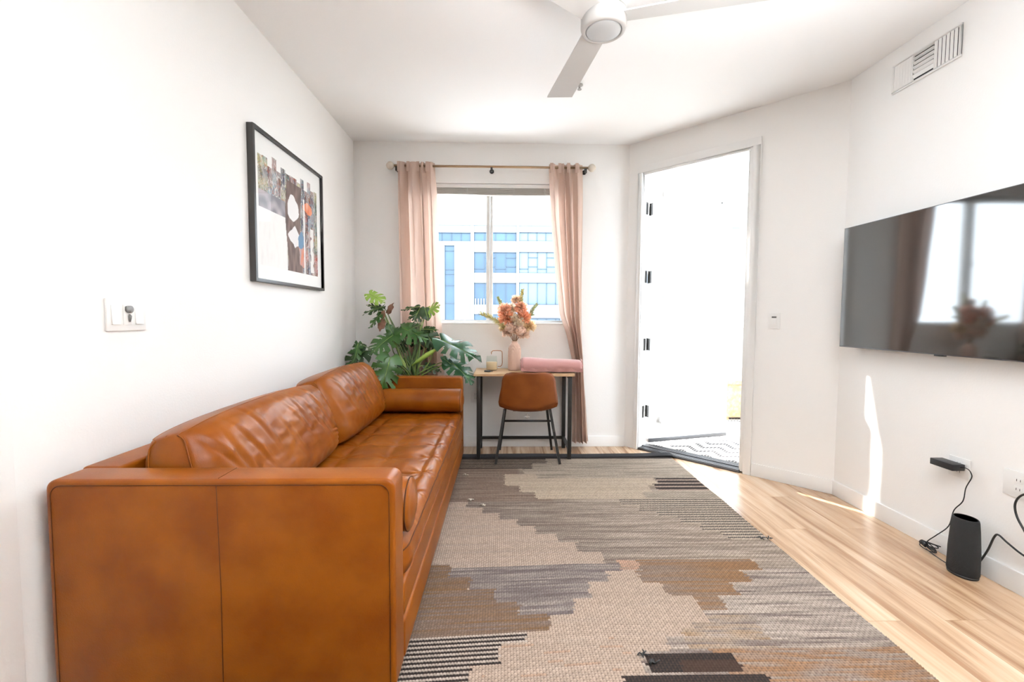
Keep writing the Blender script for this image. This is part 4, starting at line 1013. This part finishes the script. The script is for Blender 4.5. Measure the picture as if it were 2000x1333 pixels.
# three gang plate on the left wall
sp_ = empty('switch_plate', (XL, 1.60, 1.20), 'white three gang switch plate with grey knob on the left wall', 'switch')
obj('plate', MB().box(XL, XL+.008, 1.520, 1.684, 1.145, 1.257), M_white, sp_, bevel=.003)
for y in (1.553, 1.651):
    obj('rocker', MB().add([(XL+.008, y-.0165, 1.168), (XL+.013, y-.0165, 1.168), (XL+.009, y-.0165, 1.234), (XL+.008, y-.0165, 1.234), (XL+.008, y+.0165, 1.168), (XL+.013, y+.0165, 1.168), (XL+.009, y+.0165, 1.234), (XL+.008, y+.0165, 1.234)], [(0, 1, 2, 3), (4, 7, 6, 5), (1, 5, 6, 2), (0, 4, 5, 1), (3, 2, 6, 7)]), M_white, sp_)
RYm = Matrix.Rotation(PI/2, 3, 'Y').to_4x4()
obj('insert', MB().box(XL+.008, XL+.010, 1.584, 1.619, 1.165, 1.237), M_white, sp_, bevel=.001)
obj('knob', MB().lathe([(.013, .010), (.013, .020), (.010, .022), (.001, .022)], (XL, 1.604, 1.220), 24, RYm), mat('grey_knob', (.20, .20, .20, 1), .4), sp_)
obj('pull_tab', MB().tube([(XL+.013, 1.606, 1.203), (XL+.015, 1.606, 1.196), (XL+.015, 1.606, 1.188), (XL+.013, 1.606, 1.176)], [.002, .005, .004, .0025], 8), mat('grey_tab', (.16, .16, .16, 1), .5), sp_)
# switch beside the door
s2 = empty('light_switch', tuple(MW @ Vector((1.205, -.003, 1.18))), 'white light switch with dark indicator beside the balcony door', 'switch')
obj('plate', MB().box(1.167, 1.243, -.008, 0, 1.124, 1.238, MW), M_white, s2, bevel=.002)
obj('rocker', MB().box(1.188, 1.222, -.012, -.008, 1.148, 1.195, MW), M_white, s2, bevel=.0015)
obj('indicator', MB().box(1.190, 1.220, -.011, -.008, 1.203, 1.214, MW), mat('indicator_grey', (.12, .11, .10, 1), .4), s2)
def outlet(name, label, origin, ax, out, z, w_=.078, h=.118):
    e = empty(name, origin, label, 'outlet'); o = Vector(origin); a = Vector(ax); n = Vector(out)
    R = Matrix(((a.x, n.x, 0, o.x), (a.y, n.y, 0, o.y), (0, 0, 1, z), (0, 0, 0, 1)))
    obj('plate', MB().box(-w_/2, w_/2, 0, .006, -h/2, h/2, R), M_white, e, bevel=.002)
    for dz in (-.02, .02):
        f = obj('socket', MB().box(-.016, .016, .006, .0075, dz-.014, dz+.014, R), M_white, e, bevel=.001)
        obj('slots', MB().box(-.008, -.006, .0075, .0079, dz-.004, dz+.006, R).box(.006, .008, .0075, .0079, dz-.004, dz+.006, R), M_black, f)
    return e
outlet('wall_outlet', 'white wall outlet behind the plugged in black adapter', (XR, 2.115, .467), (0, 1, 0), (-1, 0, 0), .467, .10, .10)
outlet('wall_outlet', 'white wall outlet at the right edge, right of the black adapter', (XR, 1.860, .475), (0, 1, 0), (-1, 0, 0), .475, .12, .115)
outlet('wall_outlet', 'white wall outlet on the back wall behind the left desk leg', (-.245, YB, .47), (1, 0, 0), (0, -1, 0), .47)
ad = empty('power_adapter', (2.215, 2.13, .462), 'black power adapter plugged into the right wall outlet', 'adapter')
obj('body', MB().box(2.188, 2.252, 2.075, 2.190, .462, .494), M_rubber, ad, bevel=.004)
obj('plug', MB().box(2.252, 2.262, 2.10, 2.12, .47, .486), M_rubber, ad)
def smooth_pts(p, n=6):
    out = []; N = len(p)
    for i in range(N-1):
        for k in range(n):
            t = k/n; out.append(tuple(cr_([q[c] for q in p], (i+t)/(N-1)) for c in range(3)))
    out.append(p[-1]); return out
c1 = [(2.23, 2.078, .478), (2.225, 2.054, .487), (2.225, 2.034, .483), (2.228, 2.025, .468), (2.235, 2.029, .445), (2.24, 2.056, .386), (2.242, 2.068, .316), (2.244, 2.109, .252), (2.243, 2.129, .163), (2.235, 2.18, .090), (2.215, 2.205, .045), (2.20, 2.20, .016)]
cb = empty('speaker_cable', (2.2, 2.15, 0), 'thin black cable with a tied bundle running from adapter to speaker', 'cable')
obj('cable', MB().tube(smooth_pts(c1), .0023, 8), M_rubber, cb)
obj('cable', MB().tube(smooth_pts([(2.195, 2.19, .014), (2.185, 2.15, .012), (2.18, 2.10, .008), (2.175, 2.05, .008), (2.17, 2.03, .008)]), .0023, 8), M_rubber, cb)
o = MB()
for k in range(5):
    pts = []
    for a in range(17):
        t = 2*PI*a/16; pts.append((2.20+.010*math.sin(t+k)+.003*k, 2.185+.045*math.cos(t), .020+.006*k+.012*math.sin(t+k*1.3)*.6))
    o.tube([(p[0], p[1], max(.004, p[2])) for p in pts], .0024, 6)
obj('bundle', o, M_rubber, cb)
o = MB().tube([(2.203, 2.225, .034), (2.200, 2.197, .030)], .012, 12); obj('cable_tie', o, M_rubber, cb)
tagged('electric_cable', MB().tube(smooth_pts([(2.215, 1.965, .055), (2.222, 1.950, .095), (2.228, 1.932, .150), (2.232, 1.915, .215), (2.234, 1.900, .232), (2.234, 1.862, .214), (2.234, 1.794, .19), (2.234, 1.70, .19), (2.236, 1.55, .20)]), .0042, 8), M_rubber, 'thick black cord rising from behind the speaker to the right edge', 'cable')
tagged('electric_cable', MB().tube(smooth_pts([(2.262, 1.70, .47), (2.24, 1.744, .480), (2.235, 1.80, .462), (2.235, 1.832, .435), (2.235, 1.846, .394), (2.235, 1.836, .346), (2.236, 1.808, .300), (2.236, 1.75, .22), (2.236, 1.66, .18)]), .0042, 8), M_rubber, 'black cord looping below the outlet at the right edge of the photo', 'cable')
# speaker
spk = empty('smart_speaker', (2.172, 1.985, 0), 'charcoal fabric cylinder speaker standing on the floor by the right wall', 'speaker')
M_fab = mat('charcoal_fabric', (.009, .009, .0095, 1), .85, bump=.8, bump_s=500)
obj('body', MB().lathe([(.060, .010), (.0635, .02), (.062, .12), (.056, .22), (.052, .262), (.049, .272)], (2.172, 1.985, 0), 48, ax=.80, ay=1.0), M_fab, spk)
obj('base', MB().lathe([(.055, 0), (.060, .002), (.061, .012)], (2.172, 1.985, 0), 48, ax=.80, ay=1.0), M_rubber, spk)
obj('top', MB().lathe([(.049, .272), (.046, .274), (.040, .2695), (.001, .2685)], (2.172, 1.985, 0), 48, ax=.80, ay=1.0), M_rubber, spk)
